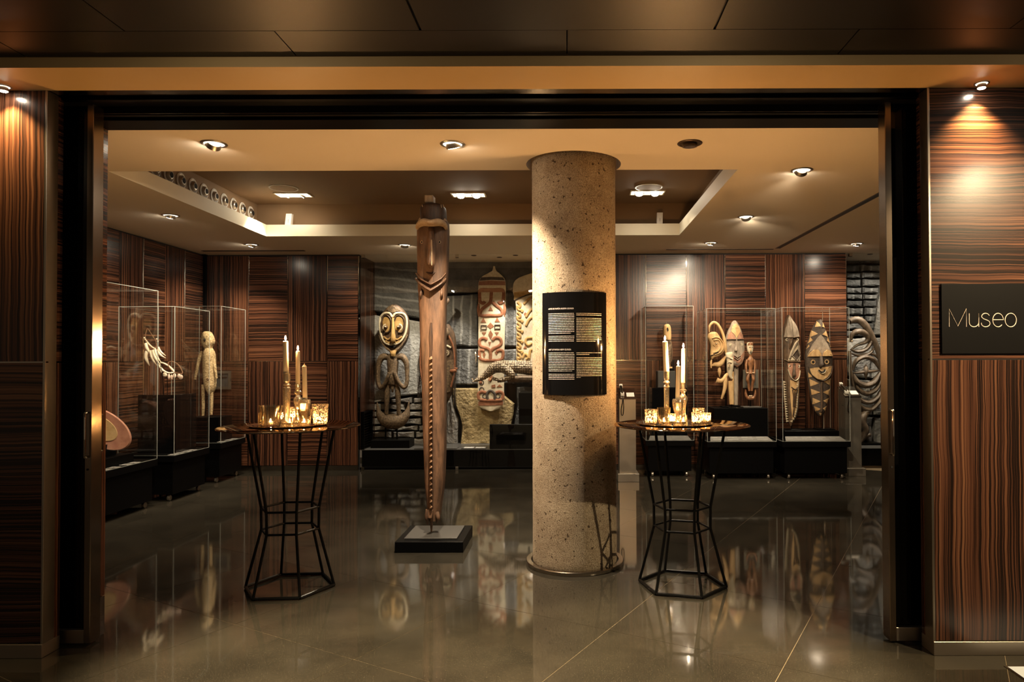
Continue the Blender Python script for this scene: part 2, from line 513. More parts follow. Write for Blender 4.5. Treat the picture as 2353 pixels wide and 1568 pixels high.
# stone floor
def floor_mat():
    m = pbr('polished_dark_stone', (0.016, 0.0145, 0.0115), 0.055, col2=(0.034, 0.030, 0.0225), nscale=2.2, ndetail=9, lo=0.3, hi=0.75, rvar=0.02)
    nt = m.node_tree; b = nt.nodes['Principled BSDF']
    b.inputs['Specular IOR Level'].default_value = 0.5
    g = nt.nodes.new('ShaderNodeNewGeometry')
    n = nt.nodes.new('ShaderNodeTexNoise'); n.inputs['Scale'].default_value = 160; n.inputs['Detail'].default_value = 3; lk(nt, g, 'Position', n, 'Vector')
    r = nt.nodes.new('ShaderNodeValToRGB'); r.color_ramp.elements[0].position = 0.58; r.color_ramp.elements[1].position = 0.72
    r.color_ramp.elements[0].color = (0, 0, 0, 1); r.color_ramp.elements[1].color = (0.05, 0.041, 0.026, 1)
    lk(nt, n, 'Fac', r, 0)
    base = [l for l in nt.links if l.to_socket == b.inputs['Base Color']][0].from_node
    mx = nt.nodes.new('ShaderNodeMix'); mx.data_type = 'RGBA'; mx.blend_type = 'ADD'; mx.inputs['Factor'].default_value = 1.0
    nt.links.new(base.outputs[0], mx.inputs['A']); nt.links.new(r.outputs[0], mx.inputs['B'])
    nt.links.new(mx.outputs['Result'], b.inputs['Base Color'])
    return m
M['floor'] = floor_mat()
# pitted sandstone column
def column_mat():
    m = pbr('pitted_sandstone', (0.38, 0.30, 0.21), 0.85, col2=(0.54, 0.45, 0.335), nscale=5, ndetail=10, lo=0.35, hi=0.65)
    nt = m.node_tree; b = nt.nodes['Principled BSDF']
    g = nt.nodes.new('ShaderNodeNewGeometry')
    fine = nt.nodes.new('ShaderNodeTexNoise'); fine.inputs['Scale'].default_value = 130; fine.inputs['Detail'].default_value = 6; fine.inputs['Roughness'].default_value = 0.7
    big = nt.nodes.new('ShaderNodeTexNoise'); big.inputs['Scale'].default_value = 38; big.inputs['Detail'].default_value = 3
    lk(nt, g, 'Position', fine, 'Vector'); lk(nt, g, 'Position', big, 'Vector')
    rp = nt.nodes.new('ShaderNodeValToRGB'); rp.color_ramp.elements[0].position = 0.635; rp.color_ramp.elements[1].position = 0.685
    rp.color_ramp.elements[0].color = (1, 1, 1, 1); rp.color_ramp.elements[1].color = (0.16, 0.12, 0.08, 1)
    lk(nt, big, 'Fac', rp, 0)
    rf = nt.nodes.new('ShaderNodeValToRGB'); rf.color_ramp.elements[0].position = 0.38; rf.color_ramp.elements[1].position = 0.60
    rf.color_ramp.elements[0].color = (0.45, 0.40, 0.34, 1); rf.color_ramp.elements[1].color = (1.1, 1.08, 1.05, 1)
    lk(nt, fine, 'Fac', rf, 0)
    base = [l for l in nt.links if l.to_socket == b.inputs['Base Color']][0].from_node
    a = nt.nodes.new('ShaderNodeMix'); a.data_type = 'RGBA'; a.blend_type = 'MULTIPLY'; a.inputs['Factor'].default_value = 1
    c = nt.nodes.new('ShaderNodeMix'); c.data_type = 'RGBA'; c.blend_type = 'MULTIPLY'; c.inputs['Factor'].default_value = 1
    nt.links.new(base.outputs[0], a.inputs['A']); nt.links.new(rf.outputs[0], a.inputs['B'])
    nt.links.new(a.outputs['Result'], c.inputs['A']); nt.links.new(rp.outputs[0], c.inputs['B'])
    nt.links.new(c.outputs['Result'], b.inputs['Base Color'])
    ad = nt.nodes.new('ShaderNodeMix'); ad.data_type = 'RGBA'; ad.blend_type = 'MULTIPLY'; ad.inputs['Factor'].default_value = 1
    nt.links.new(rf.outputs[0], ad.inputs['A']); nt.links.new(rp.outputs[0], ad.inputs['B'])
    bp = nt.nodes.new('ShaderNodeBump'); bp.inputs['Strength'].default_value = 0.8; bp.inputs['Distance'].default_value = 0.006
    nt.links.new(ad.outputs['Result'], bp.inputs['Height']); lk(nt, bp, 0, b, 'Normal')
    return m
M['column'] = column_mat()
def wood(name, c1, c2, rough=0.6, sc_=(14, 14, 2.2), third=None, bump=0.35):
    return pbr(name, c1, rough, col2=c2, nscale=3.0, ndetail=8, lo=0.33, hi=0.68, stretch=sc_, bump=bump, bscale=18, bdist=0.008, third=third)
M['post'] = wood('old_brown_hardwood', (0.050, 0.026, 0.015), (0.17, 0.092, 0.052), 0.55, (9, 9, 1.6))
M['post_lit'] = wood('lit_spine_wood', (0.10, 0.055, 0.03), (0.30, 0.18, 0.105), 0.5, (9, 9, 3))  # post wood lightened for the light caught on the spine edges
M['post_dark'] = wood('blackened_wood', (0.018, 0.009, 0.006), (0.07, 0.035, 0.02), 0.5)
M['post_pale'] = wood('worn_pale_wood', (0.28, 0.18, 0.10), (0.50, 0.38, 0.25), 0.6)
M['fig'] = wood('weathered_figure_wood', (0.045, 0.027, 0.016), (0.25, 0.17, 0.10), 0.7, (13, 13, 13))
M['fig_dark'] = wood('dark_figure_wood', (0.03, 0.018, 0.011), (0.13, 0.075, 0.04), 0.6, (6, 6, 4))
M['ochre'] = wood('ochre_pigment', (0.34, 0.19, 0.055), (0.48, 0.31, 0.12), 0.75, (6, 6, 6))
M['tanwood'] = wood('tan_carved_wood', (0.38, 0.22, 0.09), (0.58, 0.39, 0.19), 0.65, (8, 8, 3))
M['cream'] = wood('lime_white_pigment', (0.50, 0.42, 0.29), (0.66, 0.58, 0.44), 0.8, (8, 8, 8))
M['greywood'] = wood('grey_pigmented_wood', (0.17, 0.13, 0.10), (0.38, 0.31, 0.24), 0.75, (8, 8, 4))
M['rust'] = wood('rust_red_pigment', (0.20, 0.065, 0.028), (0.32, 0.13, 0.06), 0.75, (9, 9, 9))
M['pinkred'] = wood('rose_brown_pigment', (0.26, 0.12, 0.075), (0.42, 0.22, 0.14), 0.7, (9, 9, 9))
M['char'] = wood('charcoal_pigment', (0.035, 0.024, 0.018), (0.09, 0.065, 0.05), 0.75, (9, 9, 9))
M['redwood'] = wood('polished_red_wood', (0.11, 0.04, 0.018), (0.30, 0.14, 0.06), 0.35, (10, 10, 10))
M['hole'] = pbr('dark_hollow', (0.006, 0.004, 0.003), 0.9)
M['shell'] = pbr('shell_ivory', (0.78, 0.70, 0.56), 0.35, col2=(0.62, 0.50, 0.36), nscale=30)
M['shell_pink'] = pbr('shell_rose', (0.66, 0.48, 0.40), 0.4, col2=(0.78, 0.64, 0.54), nscale=40)
M['cord'] = pbr('plaited_cord', (0.16, 0.08, 0.04), 0.8)
M['weave'] = pbr('woven_fibre', (0.24, 0.155, 0.07), 0.85, col2=(0.66, 0.50, 0.29), nscale=55, ndetail=3, bump=0.9, bscale=90, bdist=0.01)
M['disc_red'] = pbr('rose_ochre_bowl', (0.44, 0.19, 0.13), 0.6, col2=(0.58, 0.30, 0.21), nscale=14)
M['disc_cream'] = pbr('yellow_ochre_bowl', (0.60, 0.40, 0.18), 0.6, col2=(0.74, 0.55, 0.28), nscale=14)
M['hair'] = pbr('dark_fibre', (0.05, 0.035, 0.025), 0.9)
def hide_mat():
    m, nt, b = nmat('pale_crocodile_hide')
    g = nt.nodes.new('ShaderNodeNewGeometry')
    v = nt.nodes.new('ShaderNodeTexVoronoi'); v.inputs['Scale'].default_value = 30; v.inputs['Randomness'].default_value = 0.35; lk(nt, g, 'Position', v, 'Vector')
    r = nt.nodes.new('ShaderNodeValToRGB'); e = r.color_ramp.elements
    e[0].position = 0.15; e[0].color = (0.60, 0.48, 0.33, 1); e[1].position = 0.62; e[1].color = (0.10, 0.065, 0.035, 1)
    lk(nt, v, 'Distance', r, 0); lk(nt, r, 0, b, 'Base Color'); b.inputs['Roughness'].default_value = 0.6
    bp = nt.nodes.new('ShaderNodeBump'); bp.invert = True; bp.inputs['Strength'].default_value = 0.9; bp.inputs['Distance'].default_value = 0.02
    lk(nt, v, 'Distance', bp, 'Height'); lk(nt, bp, 0, b, 'Normal')
    return m
M['hidescale'] = hide_mat()
M['card'] = pbr('caption_card', (0.55, 0.54, 0.52), 0.6)
M['ink'] = pbr('white_print', (0.70, 0.68, 0.64), 0.6)
M['board'] = pbr('grey_caption_board', (0.075, 0.072, 0.07), 0.4)
M['caption'] = pbr('caption_board_grey', (0.20, 0.195, 0.185), 0.4)
M['grey_block'] = pbr('grey_display_block', (0.035, 0.034, 0.032), 0.5)
M['phone_steel'] = pbr('satin_steel', (0.36, 0.33, 0.28), 0.35, 0.85, rvar=0.1, nscale=6)
M['sign'] = pbr('sign_black', (0.0045, 0.004, 0.004), 0.5, spec=0.08)
M['sign_text'] = pbr('sign_lettering', (0.62, 0.52, 0.44), 0.5)
M['panel_ink'] = pbr('panel_print', (0.66, 0.60, 0.55), 0.55)

# =================================================================== the shell of the place
ZC = 3.065          # gallery ceiling
ZS = 2.99           # bulkhead soffit
ZF = 3.04           # foyer ceiling
YB = 9.68           # back wall face
YV = 10.50          # stone wall in the vitrines
XL = -5.15          # left wall face
YW = 3.60           # front wall face

# ---- floor: square stone tiles laid on a diagonal
bm = bmesh.new(); box(bm, -7.5, 7.5, -2.5, 11.0, -0.10, -0.0015)
floor = struct(mk('floor', bm, M['grout'], keep=True)); WL['floor'] = Vector()
th = math.radians(29.3)
d1 = Vector((math.sin(th), math.cos(th), 0)); d2 = Vector((-math.cos(th), math.sin(th), 0))
PT = 0.982
bm = bmesh.new(); box(bm, -PT / 2 + .0015, PT / 2 - .0015, -PT / 2 + .0015, PT / 2 - .0015, -0.02, 0.0)
tile_me = bpy.data.meshes.new('tile'); bm.to_mesh(tile_me); bm.free(); tile_me.materials.append(M['floor'])
tile_n = 0
for i in range(-16, 18):
    for j in range(-14, 18):
        u = 0.753 + PT * (i + .5); v = 1.584 + PT * (j + .5)
        c = d2 * u + d1 * v
        if -5.6 < c.x < 5.8 and 0.3 < c.y < 10.1:
            share('tile', tile_me, floor, (c.x, c.y, 0), (0, 0, math.atan2(d1.y, d1.x) - math.pi / 2)); tile_n += 1

# ---- foyer ceiling: dark metal panels, laid in two staggered rows
fc = shell('ceiling_foyer', (0, 0, ZF))
pbox('backing', fc, M['foyer_gap'], -7.5, 7.5, -2.5, 3.5, ZF + .012, ZF + .06)
def cpanel(x0, x1, y0, y1, dz=0.0):
    pbox('panel', fc, M['foyer_panel'], x0 + .003, x1 - .003, y0 + .002, y1 - .002, ZF + dz, ZF + .012)
for k in range(-5, 5):
    cpanel(k * 1.32, (k + 1) * 1.32, 3.055, 3.312)
for k in range(-5, 5):
    for r in range(4):
        acc = (k == -1 and r == 0)
        g = .007 if acc else 0
        cpanel(-.663 + (k + 1) * 1.33 + g, .667 + (k + 1) * 1.33 - g, 3.055 - 1.33 * (r + 1) + g, 3.055 - 1.33 * r - g, -0.004 if acc else 0.0)

# ---- bulkhead over the front wall and the header over the opening
bm = bmesh.new(); box(bm, -7.5, 7.5, 3.318, 3.60, ZS, ZF + .06)
bulk = struct(mk('ceiling_bulkhead', bm, M['soffit'], keep=True)); WL[bulk.name] = Vector()
hd = shell('trim_1', (0, 3.9, ZS))
pbox('fascia', hd, M['steel_dark'], -2.95, 2.1, 3.60, 3.67, ZS + .002, ZS + .12)
pbox('header', hd, M['black'], -2.95, 2.1, 3.67, 4.215, ZS + .02, ZS + .30)
for y in (3.70, 3.93):
    pbox('track', hd, M['black'], -2.95, 2.1, y, y + .03, ZS - .012, ZS + .02)
pbox('track_lip', hd, M['steel_dark'], -2.95, 2.1, 3.90, 3.905, ZS - .014, ZS + .02)
pbox('track_guard', hd, M['black'], -2.95, 2.1, 4.04, 4.215, ZS - .004, ZS + .02, .004)

# ---- front wall: ebony veneer panels either side of the opening
def front_wall(name, x0, x1, edge, seam_top_v):
    """edge: x of the opening side"""
    w = shell(name, ((x0 + x1) / 2, YW + .1, 0))
    s = 1 if edge == x0 else -1
    pbox('backing', w, M['foyer_gap'], min(x0, x1) + (.02 if s > 0 else 0), max(x0, x1) - (.02 if s < 0 else 0), YW + .022, YW + .075, 0, ZS + .02)
    n = 4
    pw = (x1 - x0 - .012) / n
    for k in range(n):
        a = x0 + (.012 if s > 0 else 0) + k * pw; b = a + pw
        up = seam_top_v if k % 2 == (0 if s > 0 else (n - 1) % 2) else not seam_top_v
        pbox('veneer_panel', w, M['vv'] if up else M['vh'], a + .001, b - .001, YW, YW + .022, 1.553, ZS)
        pbox('veneer_panel', w, M['vh'] if up else M['vv'], a + .001, b - .001, YW, YW + .022, 0.075, 1.545)
    pbox('seam_strip', w, M['steel'], x0, x1, YW + .003, YW + .02, 1.545, 1.553)
    # corner trim and the short return into the pocket
    e = edge
    pbox('corner_trim', w, M['steel_trim'], min(e, e + s * .012), max(e, e + s * .012), YW - .004, YW + .078, 0.07, ZS, .0015)
    pbox('return_panel', w, M['vh'], min(e + s * .003, e + s * .022), max(e + s * .003, e + s * .022), YW + .079, YW + .118, 1.553, ZS)
    pbox('return_panel', w, M['vv'], min(e + s * .003, e + s * .022), max(e + s * .003, e + s * .022), YW + .079, YW + .118, .07, 1.545)
    pbox('base_plate', w, M['steel_satin'], x0, x1, YW - .010, YW + .118, 0.0, 0.072, .002)
    # inner leaf behind the sliding door
    return w
front_wall('wall_front_left', -7.4, -2.755, -2.755, True)
front_wall('wall_front_right', 1.908, 7.4, 1.908, False)
for nm, xa, xb in (('wall_inner_left', -7.4, -2.85), ('wall_inner_right', 1.99, 7.4)):
    w = shell(nm, ((xa + xb) / 2, 4.1, 0))
    xe = xb if xa < -3 else xa
    s = -1 if xa < -3 else 1
    pbox('leaf', w, M['black'], xa if s < 0 else xa + .018, xb - .018 if s < 0 else xb, 3.955, 4.215, 0, ZC + .2)
    pbox('veneer_panel', w, M['vh'], min(xe, xe + s * .017), max(xe, xe + s * .017), 3.955, 4.215, 1.553, ZS)
    pbox('veneer_panel', w, M['vv'], min(xe, xe + s * .017), max(xe, xe + s * .017), 3.955, 4.215, .12, 1.545)
    pbox('base_plate', w, M['steel'], min(xe, xe + s * .017), max(xe, xe + s * .017), 3.955, 4.215, 0, .115)

# ---- sliding glass doors slid back into the wall
def slide_door(name, xe, s):
    """xe: leading edge; s: direction into the wall"""
    d = shell(name, (xe, 3.78, 0))
    pbox('stile', d, M['steel_stile'], min(xe, xe + s * .036), max(xe, xe + s * .036), 3.745, 3.83, 0.012, ZS - .015, .003)
    pbox('glass_pane', d, M['black_glass'], min(xe + s * .036, xe + s * 1.2), max(xe + s * .036, xe + s * 1.2), 3.775, 3.79, 0.08, ZS - .02)
    pbox('bottom_rail', d, M['steel_satin'], min(xe + s * .036, xe + s * 1.2), max(xe + s * .036, xe + s * 1.2), 3.748, 3.81, 0.012, .085, .002)
    for z0, z1, yy, off in ((1.03, 1.27, 3.722, .018), (1.05, 1.25, 3.852, .014)):
        h = part('pull_handle', lambda b: tube(b, [(xe + s * off, 3.745 if yy < 3.78 else 3.83, z1), (xe + s * off, yy, z1), (xe + s * off, yy, z1 - .004),
                                                   (xe + s * off, yy, z0 + .004), (xe + s * off, yy, z0), (xe + s * off, 3.745 if yy < 3.78 else 3.83, z0)], .006, 8), M['chrome'], d, True)
    part('lock', lambda b: (cyl(b, (xe + s * .018, 3.742, .96), (xe + s * .018, 3.747, .96), .006, 10)), M['hole'], d)
    return d
slide_door('door_1', -2.612, -1)
slide_door('door_2', 1.752, 1)

# ---- gallery ceiling with a sunken coffer and a ring cut round the column
CX0, CX1, CY0, CY1 = -3.65, 1.355, 5.41, 8.25
CC, CR = (0.048, 5.275), 0.322
ce = shell('ceiling', (0, 7, ZC))
HR = CR + .045
ax = math.sqrt(HR ** 2 - (CY0 - CC[1]) ** 2)
a0 = math.atan2(CY0 - CC[1], -ax); a1 = math.atan2(CY0 - CC[1], ax)
arc = []
for k in range(33):
    a = a0 + (2 * math.pi - a0 + a1) * k / 32
    arc.append((CC[0] + HR * math.cos(a), CC[1] + HR * math.sin(a)))
poly = [(XL - .1, 4.21), (6.2, 4.21), (6.2, CY0)] + [(CC[0] + ax, CY0)] + arc[::-1][1:-1] + [(CC[0] - ax, CY0), (XL - .1, CY0)]
part('soffit_panel', lambda b: slab(b, poly, ZC, ZC + .14), M['ceil'], ce)
pbox('soffit_panel', ce, M['ceil'], XL - .1, 6.2, CY1 + .012, 10.6, ZC, ZC + .14)
pbox('soffit_panel', ce, M['ceil'], XL - .1, CX0 - .012, CY0, CY1 + .012, ZC, ZC + .14)
pbox('soffit_panel', ce, M['ceil'], CX1 + .012, 6.2, CY0, CY1 + .012, ZC, ZC + .14)
pbox('coffer_lip', ce, M['lip'], CX0 - .012, CX1 + .012, CY1, CY1 + .012, ZC, ZC + .14)
pbox('coffer_lip', ce, M['lip'], CX0 - .012, CX0, CY0, CY1, ZC, ZC + .14)
pbox('coffer_lip', ce, M['lip'], CX1, CX1 + .012, CY0, CY1, ZC, ZC + .14)
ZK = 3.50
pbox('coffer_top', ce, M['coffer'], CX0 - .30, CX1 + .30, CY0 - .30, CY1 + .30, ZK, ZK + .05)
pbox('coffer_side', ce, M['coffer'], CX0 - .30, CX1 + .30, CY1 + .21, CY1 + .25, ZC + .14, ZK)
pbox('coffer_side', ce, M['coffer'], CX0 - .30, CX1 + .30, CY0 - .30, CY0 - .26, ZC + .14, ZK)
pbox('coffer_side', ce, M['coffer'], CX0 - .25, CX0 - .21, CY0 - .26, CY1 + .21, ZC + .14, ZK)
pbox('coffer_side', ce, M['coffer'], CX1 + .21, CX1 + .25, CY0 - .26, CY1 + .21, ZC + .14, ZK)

# ---- back wall and left wall in ebony veneer with steel strips
def panel_wall(name, xs, pattern, y=YB):
    w = shell(name, ((xs[0] + xs[-1]) / 2, y, 0))
    pbox('backing', w, M['foyer_gap'], xs[0], xs[-1], y + .024, y + .08, 0, ZC + .05)
    for k in range(len(xs) - 1):
        a, b = xs[k] + .004, xs[k + 1] - .004
        up = pattern[k]
        pbox('veneer_panel', w, M['vv'] if up == 'V' else M['vh'], a, b, y, y + .024, 1.553, ZC - .02)
        pbox('veneer_panel', w, M['vh'] if up == 'V' else M['vv'], a, b, y, y + .024, 0.075, 1.545)
    for x in xs:
        pbox('metal_strip', w, M['chrome'], x - .004, x + .004, y - .006, y + .02, 0.07, ZC - .02)
    pbox('seam_strip', w, M['steel'], xs[0], xs[-1], y + .002, y + .02, 1.545, 1.553)
    pbox('base_plate', w, M['steel'], xs[0], xs[-1], y - .006, y + .02, 0, .07)
    return w
wbl = panel_wall('wall_back_left', [-5.13, -4.53, -3.975, -3.41, -2.97], 'VHVH')
wbr = panel_wall('wall_back_right', [.60, 1.11, 1.685, 2.235, 2.81, 3.36, 3.955], 'VHVHVH')
w = shell('wall_left', (XL, 7, 0))
pbox('backing', w, M['foyer_gap'], XL - .08, XL - .024, 4.2, 9.72, 0, ZC + .05)
ys = [9.62 - .45 * k for k in range(13)]
for k in range(12):
    a, b = ys[k + 1] + .002, ys[k] - .002
    up = k % 2 == 1
    pbox('veneer_panel', w, M['vv'] if up else M['vh'], XL - .024, XL, a, b, 1.553, ZC - .02)
    pbox('veneer_panel', w, M['vh'] if up else M['vv'], XL - .024, XL, a, b, .075, 1.545)
    if k % 2 == 0:
        pbox('metal_strip', w, M['chrome'], XL - .02, XL + .006, ys[k + 1] - .004, ys[k + 1] + .004, .07, ZC - .02)
pbox('corner_post', w, M['black'], XL - .024, XL + .03, 9.625, 9.69, 0, ZC)
pbox('base_plate', w, M['steel'], XL - .02, XL + .006, 4.2, 9.62, 0, .07)
w = shell('wall_right', (6.1, 7, 0))
pbox('veneer_panel', w, M['vv'], 6.1, 6.15, 4.2, 10.6, 0, ZC + .05)

# ---- big glazed vitrine in the back wall and the smaller one on the right
VX0, VX1 = -2.97, 0.60
RX0, RX1 = 3.955, 6.1
vt = shell('wall_vitrine_left', (-1.2, 10.2, 0))
pbox('side_panel', vt, M['vv'], VX0 - .03, VX0, YB + .03, YV + .3, .28, ZC)
pbox('side_panel', vt, M['vv'], VX1, VX1 + .03, YB + .03, YV + .3, .28, ZC)
pbox('backing', vt, M['foyer_gap'], VX0, VX1, YV + .14, YV + .20, 0, ZC)
pbox('plinth', vt, M['black'], VX0 + .02, VX1 - .02, YB + .10, YV + .12, 0.02, .272)
pbox('plinth_top', vt, M['board'], VX0 + .0, VX1 - .0, YB + .095, YV + .12, .272, .28)
pbox('kick', vt, M['black'], VX0, VX1, YB + .06, YB + .10, 0, .035)
vr = shell('wall_vitrine_right', (5.0, 10.2, 0))
pbox('side_panel', vr, M['black'], RX0 - .02, RX0 + .005, YB + .03, YV + .3, .28, ZC)
pbox('backing', vr, M['foyer_gap'], RX0, RX1, YV + .14, YV + .20, 0, ZC)
pbox('plinth', vr, M['black'], RX0 + .01, RX1, YB + .10, YV + .12, 0.02, .272)
pbox('plinth_top', vr, M['board'], RX0, RX1, YB + .095, YV + .12, .272, .28)
pbox('kick', vr, M['steel_dark'], RX0, RX1, YB + .06, YB + .10, 0, .035)
for n_, (a, b) in enumerate(((VX0 + .01, -1.63), (-1.625, -.42), (-.415, VX1 - .01), (RX0 + .02, RX1 - .02))):
    g = shell('window_%d' % (n_ + 1), ((a + b) / 2, YB + .02, 0))
    pbox('glass_pane', g, M['vitrine_glass'], a, b, YB + .015, YB + .023, .035, ZC - .002)
    for x in ((a + .05,) if n_ != 2 else (a + .05, b - .05)):
        pbox('glass_clip', g, M['chrome'], x - .022, x + .022, YB - .005, YB + .04, .0, .05, .002)
        pbox('glass_clip', g, M['chrome'], x - .022, x + .022, YB - .005, YB + .04, ZC - .05, ZC, .002)

# ---- dry stone behind the vitrine glass: every stone its own piece
def stone_mat(name, c1, c2, lines=None):
    m = pbr(name, c1, 0.85, col2=c2, nscale=6, ndetail=10, lo=0.3, hi=0.7, bump=0.9, bscale=22, bdist=0.03)
    if lines:
        ang, freq, col = lines
        nt = m.node_tree; b = nt.nodes['Principled BSDF']
        g = nt.nodes.new('ShaderNodeNewGeometry'); mp = nt.nodes.new('ShaderNodeMapping'); mp.inputs['Rotation'].default_value = (0, ang, 0)
        lk(nt, g, 'Position', mp, 'Vector')
        wv = nt.nodes.new('ShaderNodeTexWave'); wv.bands_direction = 'Z'; wv.inputs['Scale'].default_value = freq; wv.inputs['Distortion'].default_value = 1.6; wv.inputs['Detail'].default_value = 4; wv.inputs['Detail Scale'].default_value = 2.0
        lk(nt, mp, 0, wv, 'Vector')
        r = nt.nodes.new('ShaderNodeValToRGB'); r.color_ramp.elements[0].position = 0.78; r.color_ramp.elements[1].position = 0.96
        r.color_ramp.elements[0].color = (0, 0, 0, 1); r.color_ramp.elements[1].color = (*col, 1)
        lk(nt, wv, 'Fac', r, 0)
        base = [l for l in nt.links if l.to_socket == b.inputs['Base Color']][0].from_node
        mx = nt.nodes.new('ShaderNodeMix'); mx.data_type = 'RGBA'; mx.blend_type = 'ADD'; mx.inputs['Factor'].default_value = 1.0
        nt.links.new(base.outputs[0], mx.inputs['A']); nt.links.new(r.outputs[0], mx.inputs['B'])
        nt.links.new(mx.outputs['Result'], b.inputs['Base Color'])
    return m
ST = {
    'dark': stone_mat('basalt_dark', (0.055, 0.055, 0.055), (0.11, 0.11, 0.108)),
    'lined': stone_mat('basalt_level_veins', (0.055, 0.055, 0.055), (0.11, 0.11, 0.108), (math.radians(-7), 2.1, (0.10, 0.10, 0.098))),
    'ribbed': stone_mat('basalt_upright_veins', (0.085, 0.085, 0.084), (0.15, 0.15, 0.148), (math.radians(88), 2.3, (0.13, 0.13, 0.128))),
    'pale': stone_mat('pale_grey_stone', (0.30, 0.30, 0.295), (0.40, 0.40, 0.39)),
    'mid': stone_mat('mid_grey_stone', (0.19, 0.18, 0.17), (0.36, 0.34, 0.31)),
    'gold': stone_mat('golden_boulder_stone', (0.24, 0.17, 0.075), (0.50, 0.38, 0.19)),
}
def stone(parent, pts, kind, th=.14, rough=.012, seed=1):
    """pts: pixel outline on the stone wall, turned into a real block of its own depth"""
    rr = random.Random(seed)
    P = [at(x, y, YV) for x, y in pts]
    P2 = [(p.x, p.z) for p in P]
    # subdivide outline
    Q = []
    for i in range(len(P2)):
        a, b = P2[i], P2[(i + 1) % len(P2)]
        L = math.hypot(a[0] - b[0], a[1] - b[1]); n = max(1, int(L / .12))
        for k in range(n):
            t = k / n; Q.append((a[0] + (b[0] - a[0]) * t + rr.uniform(-1, 1) * rough * (k > 0), a[1] + (b[1] - a[1]) * t + rr.uniform(-1, 1) * rough * (k > 0)))
    cx = sum(q[0] for q in Q) / len(Q); cz = sum(q[1] for q in Q) / len(Q)
    bm = bmesh.new()
    g = .010
    def ring(sc_, y, jit):
        o = []
        for x, z in Q:
            dx, dz = x - cx, z - cz; L = math.hypot(dx, dz) or 1
            k = max(0, 1 - sc_ / L)
            o.append(bm.verts.new((cx + dx * k, y + rr.uniform(-1, 1) * jit, cz + dz * k)))
        return o
    y0 = YV - rr.uniform(.0, .03)
    r0 = ring(g, YV + .15, 0); r1 = ring(g, y0 + .02, .004); r2 = ring(g + .022, y0 - .004, .007)
    bridge(bm, r0, r1); bridge(bm, r1, r2)
    f = bm.faces.new(r2); fb = bm.faces.new(r0[::-1])
    bmesh.ops.triangulate(bm, faces=[f, fb])
    return mk('stone', bm, ST[kind], parent)
sd = 1
for kind, pts in [
    ('lined', [(856, 588), (1000, 588), (1000, 738), (930, 728), (856, 716)]),
    ('dark', [(1003, 588), (1225, 588), (1225, 668), (1003, 678)]), ('dark', [(1228, 588), (1425, 588), (1425, 668), (1228, 668)]),
    ('pale', [(856, 722), (930, 732), (1000, 742), (1000, 902), (940, 910), (856, 922)]),
    ('ribbed', [(1003, 683), (1100, 674), (1100, 797), (1003, 797)]), ('ribbed', [(1104, 673), (1225, 672), (1225, 797), (1104, 797)]),
    ('ribbed', [(1003, 801), (1100, 801), (1100, 884), (1003, 886)]), ('ribbed', [(1104, 801), (1225, 801), (1225, 884), (1104, 884)]),
    ('dark', [(1228, 673), (1425, 673), (1425, 797), (1228, 797)]), ('dark', [(1228, 801), (1425, 801), (1425, 884), (1228, 884)]),
    ('gold', [(1041, 891), (1100, 891), (1150, 900), (1183, 928), (1176, 975), (1172, 1024), (1057, 1024), (1060, 965), (1046, 930)]),
    ('mid', [(1003, 891), (1037, 894), (1042, 935), (1054, 965), (1052, 1024), (1003, 1024)]),
    ('dark', [(1187, 889), (1300, 889), (1300, 1024), (1178, 1024), (1181, 975), (1188, 930)]), ('dark', [(1304, 889), (1425, 889), (1425, 1024), (1304, 1024)])]:
    stone(vt, pts, kind, seed=sd); sd += 1
rows = [(926, 908), (943, 926), (958, 945), (976, 960), (990, 977), (1006, 991), (1024, 1007)]
for r, (yb, yt) in enumerate(rows):
    xs_ = [856] + [856 + 40 + (r * 37) % 45 + 52 * k for k in range(2)] + [1000]
    for a, b in zip(xs_, xs_[1:]):
        t2 = yt if r else 912
        stone(vt, [(a + 1, t2 + (2 if r else 8) - (a - 856) * .05 * (r == 0)), (b - 1, t2 + 1), (b - 1, yb), (a + 1, yb)], 'mid', rough=.006, seed=sd); sd += 1
# right vitrine: thin courses with a smooth slab beside them
yy = 592
r = 0
while yy < 770:
    h_ = (15, 17, 14, 18, 15, 13, 16, 18, 15, 17, 14)[r % 11]
    xr = 2032 - (yy - 592) * .155
    xm = 1985 + (r * 23) % 22 - 8
    for a, b in ((1942, xm), (xm + 1, xr)):
        stone(vr, [(a, yy), (b, yy + 1), (b - 1, yy + h_ - 1), (a, yy + h_ - 1)], 'ribbed' if r % 3 else 'dark', rough=.006, seed=sd); sd += 1
    yy += h_ + 1; r += 1
stone(vr, [(2034, 592), (2110, 592), (2110, 772), (2007, 772)], 'mid', seed=sd); sd += 1
for q in ([(1942, 775), (2005, 776), (2000, 870), (1942, 866)], [(2008, 776), (2110, 776), (2110, 875), (2003, 870)], [(1942, 870), (2000, 874), (2004, 955), (1942, 950)],
          [(2005, 875), (2110, 880), (2110, 960), (2008, 955)], [(1942, 954), (2006, 959), (2004, 1024), (1942, 1024)], [(2009, 959), (2110, 964), (2110, 1024), (2008, 1024)]):
    stone(vr, q, 'mid', rough=.016, seed=sd); sd += 1
# far right end of the right vitrine, hidden by the door
for z0, z1 in ((.28, .9), (.91, 1.6), (1.61, 2.3), (2.31, ZC)):
    pbox('stone', vr, ST['mid'], 5.40, RX1, YV, YV + .15, z0 + .005, z1 - .005)

